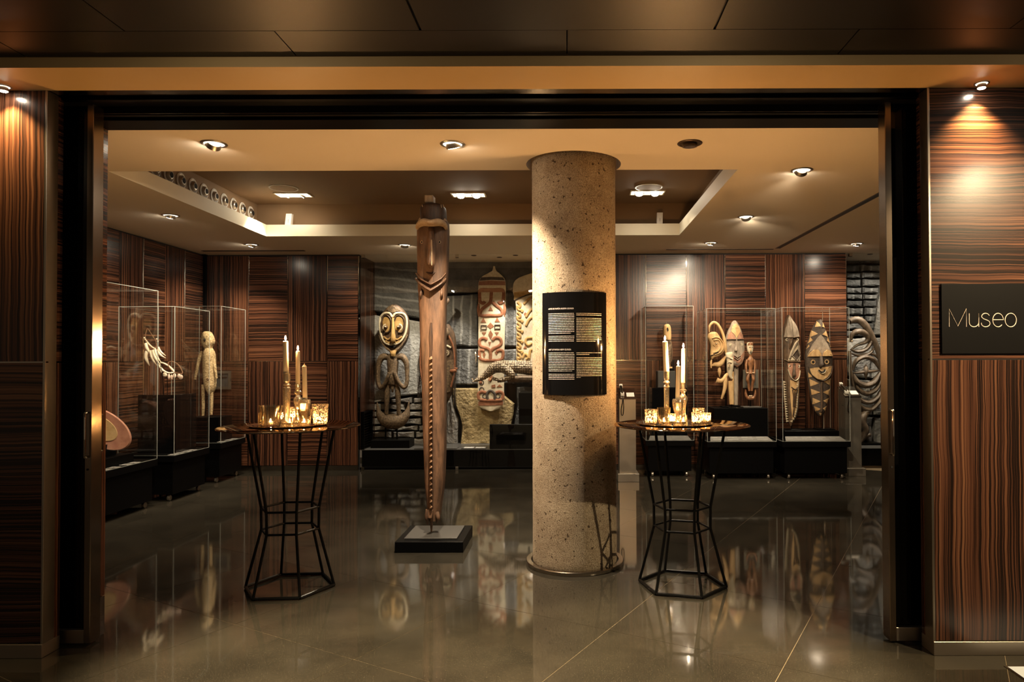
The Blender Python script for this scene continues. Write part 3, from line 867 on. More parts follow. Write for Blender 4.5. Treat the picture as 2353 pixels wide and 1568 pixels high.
# ---- pitted stone column with a steel foot ring
col = thing('stone_column', (CC[0], CC[1], 0), 'round pitted sandstone column carrying the black text panel', 'column')
bm = bmesh.new()
nn = 64
lps = []
zz = [0, .01, .03, .08, .2] + [.2 + 3.35 * k / 14 for k in range(1, 15)]
rr = random.Random(3)
for z in zz:
    rad = CR - (.012 if z < .005 else 0.004 if z < .02 else 0) 
    lps.append([bm.verts.new((CC[0] + (rad + rr.uniform(-.0012, .0012)) * math.cos(2 * math.pi * k / nn), CC[1] + (rad + rr.uniform(-.0012, .0012)) * math.sin(2 * math.pi * k / nn), z)) for k in range(nn)])
for a, b in zip(lps, lps[1:]): bridge(bm, a, b)
bm.faces.new(lps[-1])
mk('shaft', bm, M['column'], col, True)
def ringb(b):
    prof = [(CR + .012, 0.0), (CR + .05, 0.0), (CR + .052, .004), (CR + .052, .026), (CR + .048, .030), (CR + .014, .030), (CR + .012, .026)]
    c = Vector((CC[0], CC[1], 0)); L = []
    for r_, h_ in prof + [prof[0]]:
        L.append(ring_loop(b, c + Vector((0, 0, h_)), Vector((1, 0, 0)), Vector((0, 1, 0)), r_, r_, 72))
    for p, q in zip(L, L[1:]): bridge(b, p, q)
part('foot_ring', ringb, M['steel'], col, True)

# =================================================================== lamps
GAIN = 0.54     # trim of the gallery downlights
def aim(loc, target):
    return (Vector(target) - Vector(loc)).normalized()
def downlight(p, target, power, angle, label, lit=True, r=.085, name='downlight', color=WARM, cat='ceiling light', group='round ceiling downlights', z=None, blend=.7):
    loc = Vector((p.x, p.y, p.z))
    power *= GAIN if abs(p.z - ZC) < 1e-4 else 1.0
    t = thing(name, loc, label, cat, group)
    part('trim_ring', lambda b: torus(b, loc + Vector((0, 0, -.003)), r * .9, r * .13, 'z', 28, 8, .5), M['fixture'] if lit else M['fixture_dark'], t, True)
    part('housing', lambda b: cyl(b, loc + Vector((0, 0, -.004)), loc + Vector((0, 0, -.001)), r * .84, 24), M['lamp_reflector'] if lit else M['fixture_dark'], t)
    d = aim(loc, target)
    hd_ = d.copy()
    # tilted lamp head: short cup with a faceted reflector and bright lens
    c = loc + Vector((0, 0, .008))
    rl = r * .62
    e1 = c + d * .034
    hb = bmesh.new(); tube(hb, [c, c + d * .028, e1], [rl * .9, rl, rl], 20)
    mk('lamp_head', hb, M['fixture'] if lit else M['fixture_dark'], t, True)
    u = d.orthogonal().normalized(); w = d.cross(u)
    lb = bmesh.new(); tube(lb, [e1 + d * .0005, e1 + d * .003], [rl * .86, rl * .72], 20)
    mk('lens', lb, M['lamp_glow'] if lit else M['lamp_off'], t)
    if lit and power:
        spot('lamp_light', e1 + d * .012, target, power, angle, t, color, blend, rl * .6)
    return t
def cz(px, py): return atz(px, py, ZC)
downlight(cz(492, 330), (-4.6, 6.7, .7), 190, 84, 'bright tilted round downlight nearest the left door, in the orange ceiling')
downlight(cz(1040, 331), (-.45, 5.6, 1.1), 500, 84, 'bright round downlight in the orange ceiling left of the stone column')
downlight(cz(1585, 329), (.9, 4.9, 0), 0, 50, 'unlit dark round downlight in the orange ceiling right of the column', lit=False)
downlight(cz(1842, 391), (2.1, 9.4, .7), 230, 78, 'large tilted downlight in the ceiling close to the right door')
downlight(cz(1714, 498), (2.8, 9.4, 1.3), 230, 96, 'round downlight beside the slanting right edge of the coffer')
downlight(cz(1633, 558), (1.55, 9.45, 1.2), 130, 110, 'small round downlight above the glass cases right of the column')
downlight(cz(1968, 560), (3.6, 9.6, 1.0), 150, 110, 'small starry downlight in the far right corner of the ceiling')
downlight(cz(392, 495), (-4.75, 7.4, 1.2), 150, 105, 'starry downlight in the ceiling over the left glass cases')
downlight(cz(578, 562), (-4.75, 9.1, 1.4), 160, 105, 'small tilted downlight over the woven figure at the far left')
downlight(cz(930, 563), (-2.5, 10.0, 1.4), 130, 105, 'small round downlight in front of the big vitrine, left of the carved post')

# twin spots in the coffer
def twin(px, py, targets, powers, label):
    c = atz(px, py, ZK)
    t = thing('twin_spotlight', (c.x, c.y, ZK), label, 'ceiling light', 'square twin spotlights in the coffer')
    def fr(b):
        for x0, x1, y0, y1 in ((-.20, .20, -.10, -.085), (-.20, .20, .085, .10), (-.20, -.185, -.085, .085), (.185, .20, -.085, .085)):
            box(b, c.x + x0, c.x + x1, c.y + y0, c.y + y1, ZK - .012, ZK - .0005)
    part('frame', fr, M['lip'], t)
    pbox('housing', t, M['lamp_reflector'], c.x - .185, c.x + .185, c.y - .085, c.y + .085, ZK - .004, ZK - .001)
    for s, tg, pw in zip((-1, 1), targets, powers):
        b0 = Vector((c.x + s * .092, c.y, ZK + .004)); d = aim(b0, tg)
        hb = bmesh.new(); tube(hb, [b0, b0 + d * .022], [.05, .058], 18); mk('lamp_head', hb, M['fixture'], t, True)
        e1 = b0 + d * .023
        lb = bmesh.new(); tube(lb, [e1, e1 + d * .003], [.048, .042], 18); mk('lens', lb, M['lamp_glow'], t)
        spot('lamp_light', e1 + d * .012, tg, pw, 66, t, WARM, .7, .035)
twin(675, 447, ((-4.55, 8.0, 1.2), (-4.0, 8.0, 2.2)), (80, 45), 'left square twin spotlight beside the ring speaker in the brown coffer')
twin(1077, 447, ((-1.3, 6.0, .6), (-.9, 6.2, .4)), (70, 70), 'starry square twin spotlight in the coffer behind the carved post')
twin(1487, 442, ((.7, 6.0, .3), (1.2, 5.6, .3)), (70, 70), 'starry square twin spotlight in the coffer right of the column')
for px, py, lb in ((652, 432, 'flat round speaker grille in the coffer beside the left twin spotlight'), (1491, 430, 'flat round speaker grille in the coffer right of the column')):
    c = atz(px, py, ZK)
    t = thing('ceiling_speaker', (c.x, c.y, ZK), lb, 'speaker', 'ceiling speakers in the coffer')
    part('rim', lambda b: torus(b, c + Vector((0, 0, -.004)), .15, .010, 'z', 32, 6, .6), M['white_plastic'], t, True)
    part('grille', lambda b: cyl(b, c + Vector((0, 0, -.006)), c + Vector((0, 0, -.0005)), .145, 28), M['coffer'], t)
# wall washers in the bulkhead and unseen lobby downlights, two of them added to light the floor
def washer(px, py, pw, lb, tx):
    p = atz(px, py, ZS); p.y = min(p.y, YW - .06)
    downlight(Vector((p.x, p.y, ZS)), (p.x + tx, YW - .02, 0.9), pw, 100, lb, r=.036, name='wall_washer', group='wall washers over the veneered front wall', color=(1.0, .68, .30), blend=1.0)
washer(28, 208, 34, 'small glowing wall washer above the left veneered wall', 0)
washer(2238, 203, 75, 'small glowing wall washer above the museum sign', 0)
for x, y, pw, ang, tg, lb in ((3.1, 1.95, 210, 80, (2.6, 3.4, 1.2), 'lobby downlight over the right part of the foyer'), (0.75, 2.55, 720, 45, (.55, 3.35, 0), 'lobby downlight added out of view over the middle of the foyer'),
                     (-1.55, 2.55, 720, 45, (-1.35, 3.35, 0), 'lobby downlight added out of view left of the middle of the foyer')):
    downlight(Vector((x, y, ZF - .006)), tg, pw, ang, lb, group='lobby downlights', color=(1.0, .76, .44))

# air nozzles along the left side of the coffer
nz_lab = ['nearest', 'second', 'third', 'fourth', 'fifth', 'sixth', 'seventh', 'eighth', 'ninth', 'farthest']
XN = CX0 - .21
for k in range(10):
    y = 6.36 + .214 * k
    c = Vector((XN, y, 3.355))
    t = thing('air_nozzle', c, '%s round white air nozzle in the row on the left coffer side' % nz_lab[k], 'air vent', 'air nozzles in the coffer')
    part('flange', lambda b: lathe(b, c, [(.082, .0005), (.082, .008), (.070, .014), (.060, .010), (.055, .002)], 24, 'x'), M['white_plastic'], t, True)
    part('cone', lambda b: lathe(b, c, [(.055, .002), (.050, .020), (.034, .034), (.030, .034)], 20, 'x'), M['fixture'], t, True)
    part('throat', lambda b: lathe(b, c, [(.029, .030), (.028, .036)], 16, 'x'), M['hole'], t)
# white wireless boxes on the coffer ledge
for px, lb in ((661, 'left small white upright box on the coffer ledge'), (1516, 'right small white upright box on the coffer ledge')):
    c = at(px, 520, CY1 + .03)
    t = thing('access_point', (c.x, c.y + .03, ZC + .14), lb, 'device', 'white boxes on the coffer ledge')
    bm = bmesh.new(); z0 = ZC + .14
    hexa(bm, [(c.x - .035, c.y, z0), (c.x + .035, c.y, z0), (c.x + .035, c.y + .06, z0), (c.x - .035, c.y + .06, z0)],
         [(c.x - .028, c.y + .02, z0 + .145), (c.x + .042, c.y + .02, z0 + .145), (c.x + .042, c.y + .07, z0 + .145), (c.x - .028, c.y + .07, z0 + .145)])
    mk('body', bm, M['white_plastic'], t)
    part('indicator', lambda b: [cyl(b, (c.x + .004, c.y + .003 + q * .0, z0 + .04 + q * .014), (c.x + .004, c.y - .001 + .02 * (z0 + .04 + q * .014 - z0) / .145 + .001, z0 + .04 + q * .014), .003, 8) for q in range(3)], M['black'], t)
# slot diffusers in the ceiling
def slot(x0, x1, y0, y1, lb):
    t = thing('slot_diffuser', ((x0 + x1) / 2, (y0 + y1) / 2, ZC), lb, 'air vent', 'slot diffusers in the ceiling')
    pbox('slot', t, M['slot'], x0, x1, y0, y1, ZC - .003, ZC + .01)
    if x1 - x0 > y1 - y0:
        pbox('edge', t, M['fixture_dark'], x0, x1, y0 - .008, y0, ZC - .005, ZC + .01); pbox('edge', t, M['fixture_dark'], x0, x1, y1, y1 + .008, ZC - .005, ZC + .01)
    else:
        pbox('edge', t, M['fixture_dark'], x0 - .008, x0, y0, y1, ZC - .005, ZC + .01); pbox('edge', t, M['fixture_dark'], x1, x1 + .008, y0, y1, ZC - .005, ZC + .01)
slot(2.83, 2.88, 5.3, 9.26, 'long dark slot diffuser running back through the right ceiling')
slot(1.35, 2.82, 9.30, 9.35, 'dark slot diffuser along the back wall over the right glass cases')
slot(-5.0, -3.6, 9.30, 9.35, 'dark slot diffuser along the back wall at the far left')
# little spots inside the vitrines
def vspot(x, y, tg, pw, ang, lb, col=NEUT):
    pw *= 1.0
    loc = Vector((x, y, ZC))
    t = thing('vitrine_spotlight', loc, lb, 'spotlight', 'small spotlights inside the vitrines')
    part('rim', lambda b: torus(b, loc + Vector((0, 0, -.002)), .035, .006, 'z', 20, 6, .6), M['fixture_dark'], t, True)
    part('lens', lambda b: cyl(b, loc + Vector((0, 0, -.006)), loc + Vector((0, 0, -.0005)), .030, 16), M['lamp_off'], t)
    spot('lamp_light', loc + Vector((0, 0, -.02)), tg, pw, ang, t, col, .5, .02)
vspot(-2.05, YB + .12, (-2.60, 10.25, 1.15), 70, 42, 'vitrine spotlight above the wide-eyed figure')
vspot(-1.35, YB + .12, (-2.0, 10.3, 1.0), 55, 50, 'vitrine spotlight left of the carved post')
vspot(-.75, YB + .12, (-.9, 10.4, 1.2), 65, 56, 'vitrine spotlight over the painted board')
vspot(-.25, YB + .12, (-.35, 10.1, 1.3), 65, 46, 'vitrine spotlight over the crocodile')
vspot(-1.0, YB + .3, (-1.1, 10.5, .5), 45, 46, 'vitrine spotlight washing the golden boulder')
vspot(4.35, YB + .12, (4.3, 10.3, 1.2), 60, 50, 'vitrine spotlight above the carved hook figure')
vspot(4.75, YB + .12, (4.45, 10.5, 2.1), 22, 80, 'vitrine spotlight added to brighten the thin stone courses')  # second spot here, added to brighten the stones

# =================================================================== high tables
def high_table(loc, rz, label):
    t = thing('high_table', loc, label, 'table', 'high cocktail tables', rz)
    o = Vector(loc)
    R0, R1, R2, R3 = .296, .192, .194, .295
    Z0, Z1, Z2, Z3 = .012, .40, .548, 1.088
    def V(R_, z, k): a = k * math.pi / 3; return Vector((o.x + R_ * math.cos(a), o.y + R_ * math.sin(a), o.z + z))
    for k in range(6):
        part('leg', lambda b: tube(b, [V(R0, Z0, k), V(R1, Z1, k), V(R2, Z2, k), V(R3, Z3, k)], .0095, 8), M['black_wire'], t, True)
    for nm, R_, z, r_ in (('foot_ring', R0, Z0, .011), ('waist_ring', R1, Z1, .008), ('waist_ring', R2, Z2, .008), ('top_ring', R3, Z3, .008)):
        part(nm, lambda b: [cyl(b, V(R_, z, k), V(R_, z, k + 1), r_, 8) for k in range(6)], M['black_wire'], t, True)
    part('glass_top', lambda b: lathe(b, o + Vector((0, 0, 1.097)), [(.455, 0), (.462, .002), (.463, .005), (.462, .008), (.455, .010)], 72), M['table_glass'], t, True)
    return t
TL = Vector((-1.909, 4.70, 0)); TR = Vector((.782, 4.725, 0))
hl = high_table(TL, math.radians(3.8), 'black wire high table with round glass top, left of the carved post')
hr = high_table(TR, math.radians(-14.4), 'black wire high table with round glass top, right of the stone column')
ZT = 1.107
ZTR = ZT + .012
for c, lb in ((TL + Vector((-.02, .02, 0)), 'round mirrored tray under the candles on the left table'), (TR + Vector((-.05, 0.0, 0)), 'round mirrored tray under the candles on the right table')):
    bm = bmesh.new(); lathe(bm, (c.x, c.y, ZT), [(.25, .0005), (.262, .006), (.265, .011), (.258, .012), (.24, .0105)], 56)
    tag(mk('mirror_tray', bm, M['tray_glass'], None, True), lb, 'tray', 'mirrored trays')

def flame(b, c, s=1.0):
    lathe(b, c, [(.0012 * s, 0), (.0048 * s, .006 * s), (.0052 * s, .011 * s), (.003 * s, .019 * s), (.0008 * s, .026 * s)], 8)
def candle(px, ytop, ybot, w, Y, lab, lean=0.0, lit=True):
    Y -= .08
    a = at(px, ybot, Y); b_ = at(px + lean, ytop, Y)
    r = w / 2 / FPX * Y
    t = thing('taper_candle', a, lab, 'candle', 'cream taper candles')
    part('wax', lambda b: tube(b, [a, a + (b_ - a) * .5, b_ - Vector((0, 0, .006)), b_], [r * 1.05, r, r * .97, r * .6], 18), M['wax'], t, True)
    part('wick', lambda b: cyl(b, b_, b_ + Vector((0, 0, .008)), .0012, 6), M['wick'], t)
    if lit:
        part('flame', lambda b: flame(b, b_ + Vector((0, 0, .006)), 1.15), M['flame'], t, True)
    else:
        part('tip', lambda b: tube(b, [b_ - Vector((0, 0, .002)), b_ + Vector((0, 0, .016))], [r * .45, .0008], 10), M['wax'], t, True)
    return a
def stick(px, ytop, Y, prof, lab, foot=.045):
    """prof: list of (r, fraction of height)"""
    Y -= .08
    a = at(px, ytop, Y); h = a.z - ZTR - .002
    c = Vector((a.x, a.y, ZTR + .002))
    t = thing('candlestick', c, lab, 'candlestick', 'crystal candlesticks')
    cut = [p for p in prof if p[1] <= .16]; rest = [p for p in prof if p[1] >= .16]
    lathe_cap = [p for p in prof if p[1] >= .84]; mid = [p for p in prof if .16 <= p[1] <= .84]
    part('foot', lambda b: lathe(b, c, [(r, f * h) for r, f in cut], 16), M['crystal'], t, True)
    part('stem', lambda b: lathe(b, c, [(r, f * h) for r, f in mid], 12), M['crystal'], t)
    part('socket', lambda b: lathe(b, c, [(r, f * h) for r, f in lathe_cap], 16), M['crystal'], t, True)
tall = [(.038, 0), (.037, .02), (.03, .06), (.022, .12), (.022, .16), (.0225, .2), (.0245, .5), (.027, .70), (.019, .73), (.027, .76), (.016, .80), (.023, .84), (.024, .88), (.023, .98), (.026, 1.0)]
slim = [(.036, 0), (.035, .03), (.022, .08), (.018, .16), (.018, .2), (.018, .68), (.022, .70), (.013, .74), (.025, .78), (.014, .82), (.019, .84), (.019, .97), (.022, 1.0)]
balu = [(.032, 0), (.031, .04), (.026, .10), (.018, .16), (.018, .3), (.022, .42), (.032, .55), (.030, .62), (.018, .68), (.014, .72), (.027, .78), (.026, .81), (.016, .84), (.019, .87), (.019, .98), (.022, 1.0)]
cup = [(.034, 0), (.033, .10), (.022, .16), (.020, .3), (.032, .5), (.038, .75), (.040, .84), (.038, .95), (.034, 1.0)]
stick(659, 858, 4.86, tall, 'tall crystal candlestick on the left table'); candle(657.5, 783.5, 858, 11.5, 4.86, 'tallest burning candle on the left table', 2 * 0 - 1.5)
stick(684.5, 884, 4.90, balu, 'baluster crystal candlestick behind on the left table'); candle(684.5, 806.5, 884, 9.6, 4.90, 'second burning candle on the left table, beside the tallest')
stick(700.5, 918, 4.84, cup, 'short cup-shaped crystal candlestick on the left table'); candle(701, 840.5, 918, 10, 4.84, 'unlit candle on the left table', -1.5, False)
stick(1531.5, 854, 4.86, slim, 'slim crystal candlestick on the right table'); candle(1531.5, 784, 854, 12, 4.86, 'tallest burning candle on the right table', -3.5)
stick(1558, 917, 4.82, cup, 'short cup-shaped crystal candlestick on the right table'); candle(1557, 841, 917, 9.6, 4.82, 'shortest burning candle on the right table', 1.5)
stick(1569.5, 880, 4.94, balu, 'baluster crystal candlestick on the right table'); candle(1569.5, 801, 880, 9.6, 4.94, 'burning candle rightmost of the three on the right table', .8)

def votive(px, ytop, w, Y, kind, lab, taper=.82, lip=True, lit=True):
    """glass cup standing on the tray with a tealight inside"""
    Y -= .08
    a = at(px, ytop, Y); r = w / 2 / FPX * Y
    h = a.z - ZTR - .001
    c = Vector((a.x, a.y, ZTR + .001))
    t = thing('votive_glass', c, lab, 'candle holder', 'votive glasses')
    rb = r * taper
    prof = [(rb * .96, 0), (rb, .004), (r * .96, h * .86), (r * (1.0 if lip else .97), h * .95), (r, h), (r - .003, h), (r * .93, h * .86), (rb - .003, .010), (.001, .009)]
    def cupf(b):
        L = [ring_loop(b, c + Vector((0, 0, z)), Vector((1, 0, 0)), Vector((0, 1, 0)), max(q, .0005), max(q, .0005), 28) for q, z in prof]
        for p_, q_ in zip(L, L[1:]): bridge(b, p_, q_)
        b.faces.new(L[0][::-1]); b.faces.new(L[-1])
    part('cup', cupf, M[kind], t, True)
    rt = min(.019, rb * .8)
    tin = part('tealight', lambda b: lathe(b, c + Vector((0, 0, .0105)), [(rt, 0), (rt, .013), (rt * .9, .013), (rt * .88, .011)], 18), M['tin'], t, True)
    part('wax_pool', lambda b: lathe(b, c + Vector((0, 0, .0215)), [(rt * .86, 0), (rt * .86, .001)], 16), M['wax'], tin)
    if lit:
        part('flame', lambda b: flame(b, c + Vector((0, 0, .025)), .75), M['tea_flame'], tin, True)
votive(622, 932, 53, 4.67, 'clear', 'large clear tumbler votive at the left end of the left tray', .70)
votive(602, 949, 17, 4.72, 'clear', 'small clear votive half hidden by the large tumbler, left table', .95, lit=False)
votive(665.5, 958, 19, 4.62, 'clear', 'tiny clear tealight cup at the front of the left tray', .9)
votive(672, 936, 17, 4.975, 'mercury', 'glowing votive behind the tall candlestick on the left table', .85)
votive(699, 941, 34, 4.64, 'clear', 'faceted clear votive in front of the unlit candle on the left table', .80)
votive(736, 929, 37, 4.72, 'mercury', 'speckled silver votive at the right end of the left tray', .82)
votive(646, 948, 16, 4.93, 'mercury', 'small glowing votive just behind the large tumbler on the left table', .85)
votive(1496, 941, 30, 4.70, 'mercury', 'speckled silver votive at the left end of the right tray', .92)
votive(1525.5, 937, 31, 4.62, 'clear', 'clear tumbler votive in front of the slim candlestick on the right table', .78)
votive(1570, 954, 18, 4.61, 'clear', 'tiny clear tealight cup at the front of the right tray', .88)
votive(1544, 951, 18, 4.66, 'mercury', 'small golden votive in the middle of the right tray', .9)
votive(1600, 948, 23, 4.62, 'mercury', 'speckled square-shouldered votive right of the candles on the right table', .92)
votive(1605, 938, 28, 4.94, 'mercury', 'wide-rimmed votive at the back right of the right tray', .72)
votive(1622.5, 949, 23, 4.74, 'mercury', 'brightest silver votive at the right end of the right tray', .90)

# =================================================================== glass showcases
def showcase(x0, x1, y0, y1, zp, zt, label, base_in=.03, boards=()):
    t = thing('showcase', ((x0 + x1) / 2, (y0 + y1) / 2, 0), label, 'showcase', 'free-standing glass showcases')
    pbox('plinth', t, M['black'], x0 + base_in, x1 - base_in, y0 + base_in, y1 - base_in, .075, zp - .075, .003)
    pbox('deck', t, M['black'], x0 - .006, x1 + .006, y0 - .006, y1 + .006, zp - .072, zp, .003)
    pbox('deck_line', t, M['fixture_dark'], x0 + .012, x1 - .012, y0 + .012, y1 - .012, zp - .076, zp - .072)
    g = .008
    for nm, a in (('glass_pane', (x0, x1, y0, y0 + g)), ('glass_pane', (x0, x1, y1 - g, y1)), ('glass_pane', (x0, x0 + g, y0 + g, y1 - g)), ('glass_pane', (x1 - g, x1, y0 + g, y1 - g))):
        pbox(nm, t, M['case_glass'], a[0], a[1], a[2], a[3], zp, zt - g)
    pbox('glass_lid', t, M['case_glass'], x0, x1, y0, y1, zt - g, zt)
    e = .0024
    def bar(a, b):
        part('polished_edge', lambda bm_: box(bm_, min(a[0], b[0]) - e, max(a[0], b[0]) + e, min(a[1], b[1]) - e, max(a[1], b[1]) + e, min(a[2], b[2]) - e, max(a[2], b[2]) + e), M['case_edge'], t)
    for x in (x0, x1):
        for y in (y0, y1): bar((x, y, zp + .004), (x, y, zt - .004))
    for y in (y0, y1): bar((x0, y, zt), (x1, y, zt)); 
    for x in (x0, x1): bar((x, y0 + .01, zt), (x, y1 - .01, zt))
    bar((x0, y0, zp), (x1, y0, zp)); bar((x1, y0 + .01, zp), (x1, y1 - .01, zp)); bar((x0, y0 + .01, zp), (x0, y1 - .01, zp))
    for x in (x0 + .09, x1 - .09):
        for y in (y0 + .07, y1 - .07):
            cst = part('caster', lambda b: lathe(b, (x - .012, y, .032), [(.030, 0), (.031, .004), (.031, .020), (.030, .024)], 14, 'x'), M['phone_steel'], t, True)
            part('fork', lambda b: (box(b, x - .02, x + .02, y - .012, y + .012, .066, .076), box(b, x - .02, x - .014, y - .012, y + .012, .03, .066)), M['steel_dark'], cst)
    return t
def caption_board(t, x0, x1, yf, yb, z, rows, cols, face='front', tilt=.05, seed=1):
    """sloping grey board with blocks of small print"""
    rr = random.Random(seed)
    bo = part('caption_board', lambda b: hexa(b, [(x0, yf, z + .001), (x1, yf, z + .001), (x1 - .03, yb, z + .001), (x0 + .03, yb, z + .001)],
                                              [(x0, yf, z + .008), (x1, yf, z + .008), (x1 - .03, yb, z + tilt), (x0 + .03, yb, z + tilt)]), M['caption'], t)
    def pr(b):
        for r in range(rows):
            for c in range(cols):
                for l in range(3):
                    u0 = (c + .12) / cols; u1 = (c + (.85 if l < 2 else rr.uniform(.4, .8))) / cols
                    v = 1 - (r + .18 + .22 * l) / rows
                    y_ = yf + (yb - yf) * v; z_ = z + .0085 + (tilt - .008) * v + .001
                    xa = x0 + .02 + (x1 - x0 - .04) * u0; xb = x0 + .02 + (x1 - x0 - .04) * u1
                    hh = (yb - yf) / rows * .09
                    b.faces.new([b.verts.new(p) for p in ((xa, y_ - hh, z_), (xb, y_ - hh, z_), (xb, y_ + hh, z_ + .001), (xa, y_ + hh, z_ + .001))])
    part('print', pr, M['card'], bo)
s1 = showcase(-5.02, -4.40, 6.30, 7.32, .51, 2.31, 'tall glass showcase nearest the left door, holding the rose bowl')
s2 = showcase(-4.97, -4.35, 7.55, 8.28, .51, 2.16, 'middle glass showcase on the left, holding the tusk necklaces')
s3 = showcase(-5.05, -4.42, 8.70, 9.35, .51, 2.255, 'far left glass showcase with the woven figure')
s4 = showcase(1.03, 1.665, 9.05, 9.60, .485, 2.265, 'narrow glass showcase right of the column with a small figure')
s5 = showcase(1.80, 2.69, 8.84, 9.50, .49, 2.215, 'glass showcase with the group of carved heads')
s6 = showcase(2.775, 3.645, 8.84, 9.50, .49, 2.225, 'glass showcase with the two long masks')
caption_board(s4, 1.07, 1.63, 9.07, 9.17, .485, 1, 2, seed=2)
caption_board(s5, 1.84, 2.65, 8.86, 8.99, .49, 2, 4, seed=3)
caption_board(s6, 2.82, 3.60, 8.86, 8.99, .49, 1, 4, seed=4)
def cards(t, x0, x1, ys_, z):
    """caption cards lying on the deck, read from the right-hand side"""
    for k, y in enumerate(ys_):
        c = pbox('caption_card', t, M['card'], x0, x1, y, y + .085, z + .0005, z + .003)
        def ln(b):
            for q in range(3):
                xa = x1 - .02 - q * .025
                box(b, xa - .012, xa, y + .008, y + .075 - .02 * q, z + .003, z + .0036)
        part('print', ln, M['board'], c)
cards(s1, -4.505, -4.42, (6.55, 6.68, 6.86, 6.99), .51)
cards(s2, -4.45, -4.37, (7.60, 7.72, 7.86, 7.98), .51)
cards(s3, -4.52, -4.44, (8.80, 8.98, 9.12), .51)
# blocks the exhibits stand on
def block(name, x0, x1, y0, y1, z0, z1, mat, label, bev=.003):
    bm = bmesh.new(); box(bm, x0, x1, y0, y1, z0, z1)
    if bev: bmesh.ops.bevel(bm, geom=list(bm.edges), offset=bev, segments=1, affect='EDGES')
    return tag(mk(name, bm, mat), label, 'display block', 'display blocks')
block('display_block', -4.90, -4.46, 7.78, 8.20, .511, 1.17, M['black_gloss'], 'tall glossy black block under the tusk necklaces')
block('display_block', -4.93, -4.53, 8.86, 9.22, .511, .825, M['black'], 'black block under the woven figure')
block('display_block', -4.98, -4.52, 6.60, 7.12, .511, .60, M['black'], 'low black plinth under the rose bowl, left showcase')
block('display_block', 1.13, 1.60, 9.20, 9.55, .486, 1.175, M['black_gloss'], 'black block in the narrow showcase, under a grey block')
block('display_block', 1.22, 1.46, 9.28, 9.50, 1.176, 1.40, M['grey_block'], 'grey block under the small figure in the narrow showcase')
block('display_block', 1.92, 2.63, 9.0, 9.44, .491, .912, M['black'], 'wide black block under the carved heads')
block('display_block', 2.87, 3.59, 9.06, 9.42, .491, .605, M['black'], 'low black block under the two long masks')

# =================================================================== telephone pedestals
def pedestal(x0, x1, yf, yb, label):
    t = thing('audio_pedestal', ((x0 + x1) / 2, (yf + yb) / 2, 0), label, 'audio guide', 'steel audio guide pedestals')
    zf, zb = 1.045, 1.165
    pbox('foot', t, M['phone_steel'], x0 - .025, x1 + .035, yf - .05, yb + .02, 0, .105, .003)
    part('body', lambda b: hexa(b, [(x0, yf, .106), (x1, yf, .106), (x1, yb, .106), (x0, yb, .106)], [(x0, yf, zf), (x1, yf, zf), (x1, yb, zb), (x0, yb, zb)]), M['phone_steel'], t)
    def top(f, dz): return zf + (zb - zf) * f + dz
    part('top_plate', lambda b: hexa(b, [(x0 - .006, yf - .006, zf + .001), (x1 + .006, yf - .006, zf + .001), (x1 + .006, yb + .006, zb + .005), (x0 - .006, yb + .006, zb + .005)],
                                     [(x0 - .006, yf - .006, zf + .010), (x1 + .006, yf - .006, zf + .010), (x1 + .006, yb + .006, zb + .014), (x0 - .006, yb + .006, zb + .014)]), M['steel'], t)
    D = yb - yf
    hs = part('handset', lambda b: tube(b, [(x0 + .045, yf + D * .30, top(.30, .030)), (x0 + .043, yf + D * .45, top(.45, .044)), (x0 + .040, yf + D * .8, top(.8, .050)), (x0 + .038, yf + D * .98, top(.98, .040))],
                                        [.020, .016, .016, .021], 10), M['steel_dark'], t, True)
    part('earpiece', lambda b: hexa(b, [(x0 + .018, yf + D * .92, top(.92, .030)), (x0 + .062, yf + D * .92, top(.92, .030)), (x0 + .062, yf + D * 1.08, top(1.08, .030)), (x0 + .018, yf + D * 1.08, top(1.08, .030))],
                                    [(x0 + .020, yf + D * .92, top(.92, .062)), (x0 + .060, yf + D * .92, top(.92, .062)), (x0 + .060, yf + D * 1.08, top(1.08, .062)), (x0 + .020, yf + D * 1.08, top(1.08, .062))]), M['white_plastic'], hs)
    part('mouthpiece', lambda b: hexa(b, [(x0 + .022, yf + D * .22, top(.22, .018)), (x0 + .070, yf + D * .22, top(.22, .018)), (x0 + .070, yf + D * .38, top(.38, .018)), (x0 + .022, yf + D * .38, top(.38, .018))],
                                      [(x0 + .024, yf + D * .22, top(.22, .048)), (x0 + .068, yf + D * .22, top(.22, .048)), (x0 + .068, yf + D * .38, top(.38, .048)), (x0 + .024, yf + D * .38, top(.38, .048))]), M['white_plastic'], hs)
    part('keypad', lambda b: hexa(b, [(x0 + .10, yf + D * .18, top(.18, .012)), (x1 - .012, yf + D * .18, top(.18, .012)), (x1 - .012, yf + D * .55, top(.55, .012)), (x0 + .10, yf + D * .55, top(.55, .012))],
                                  [(x0 + .10, yf + D * .18, top(.18, .017)), (x1 - .012, yf + D * .18, top(.18, .017)), (x1 - .012, yf + D * .55, top(.55, .017)), (x0 + .10, yf + D * .55, top(.55, .017))]), M['white_plastic'], t)
    part('cord', lambda b: tube(b, [(x0 + .045, yf + D * .2, zf + .04), (x0 + .04, yf - .02, zf - .03), (x0 + .022, yf - .026, zf - .12), (x0 + .026, yf - .024, zf - .19), (x0 + .045, yf - .024, zf - .19),
                                    (x0 + .055, yf - .022, zf - .10), (x0 + .050, yf - .016, zf + .0), (x0 + .052, yf + .01, zf + .012)], .005, 6, 5), M['black'], t, True)
    return t
pedestal(.655, .865, 8.74, 8.98, 'steel audio guide pedestal just right of the stone column')
pedestal(3.70, 3.91, 9.12, 9.36, 'steel audio guide pedestal behind the case of long masks')

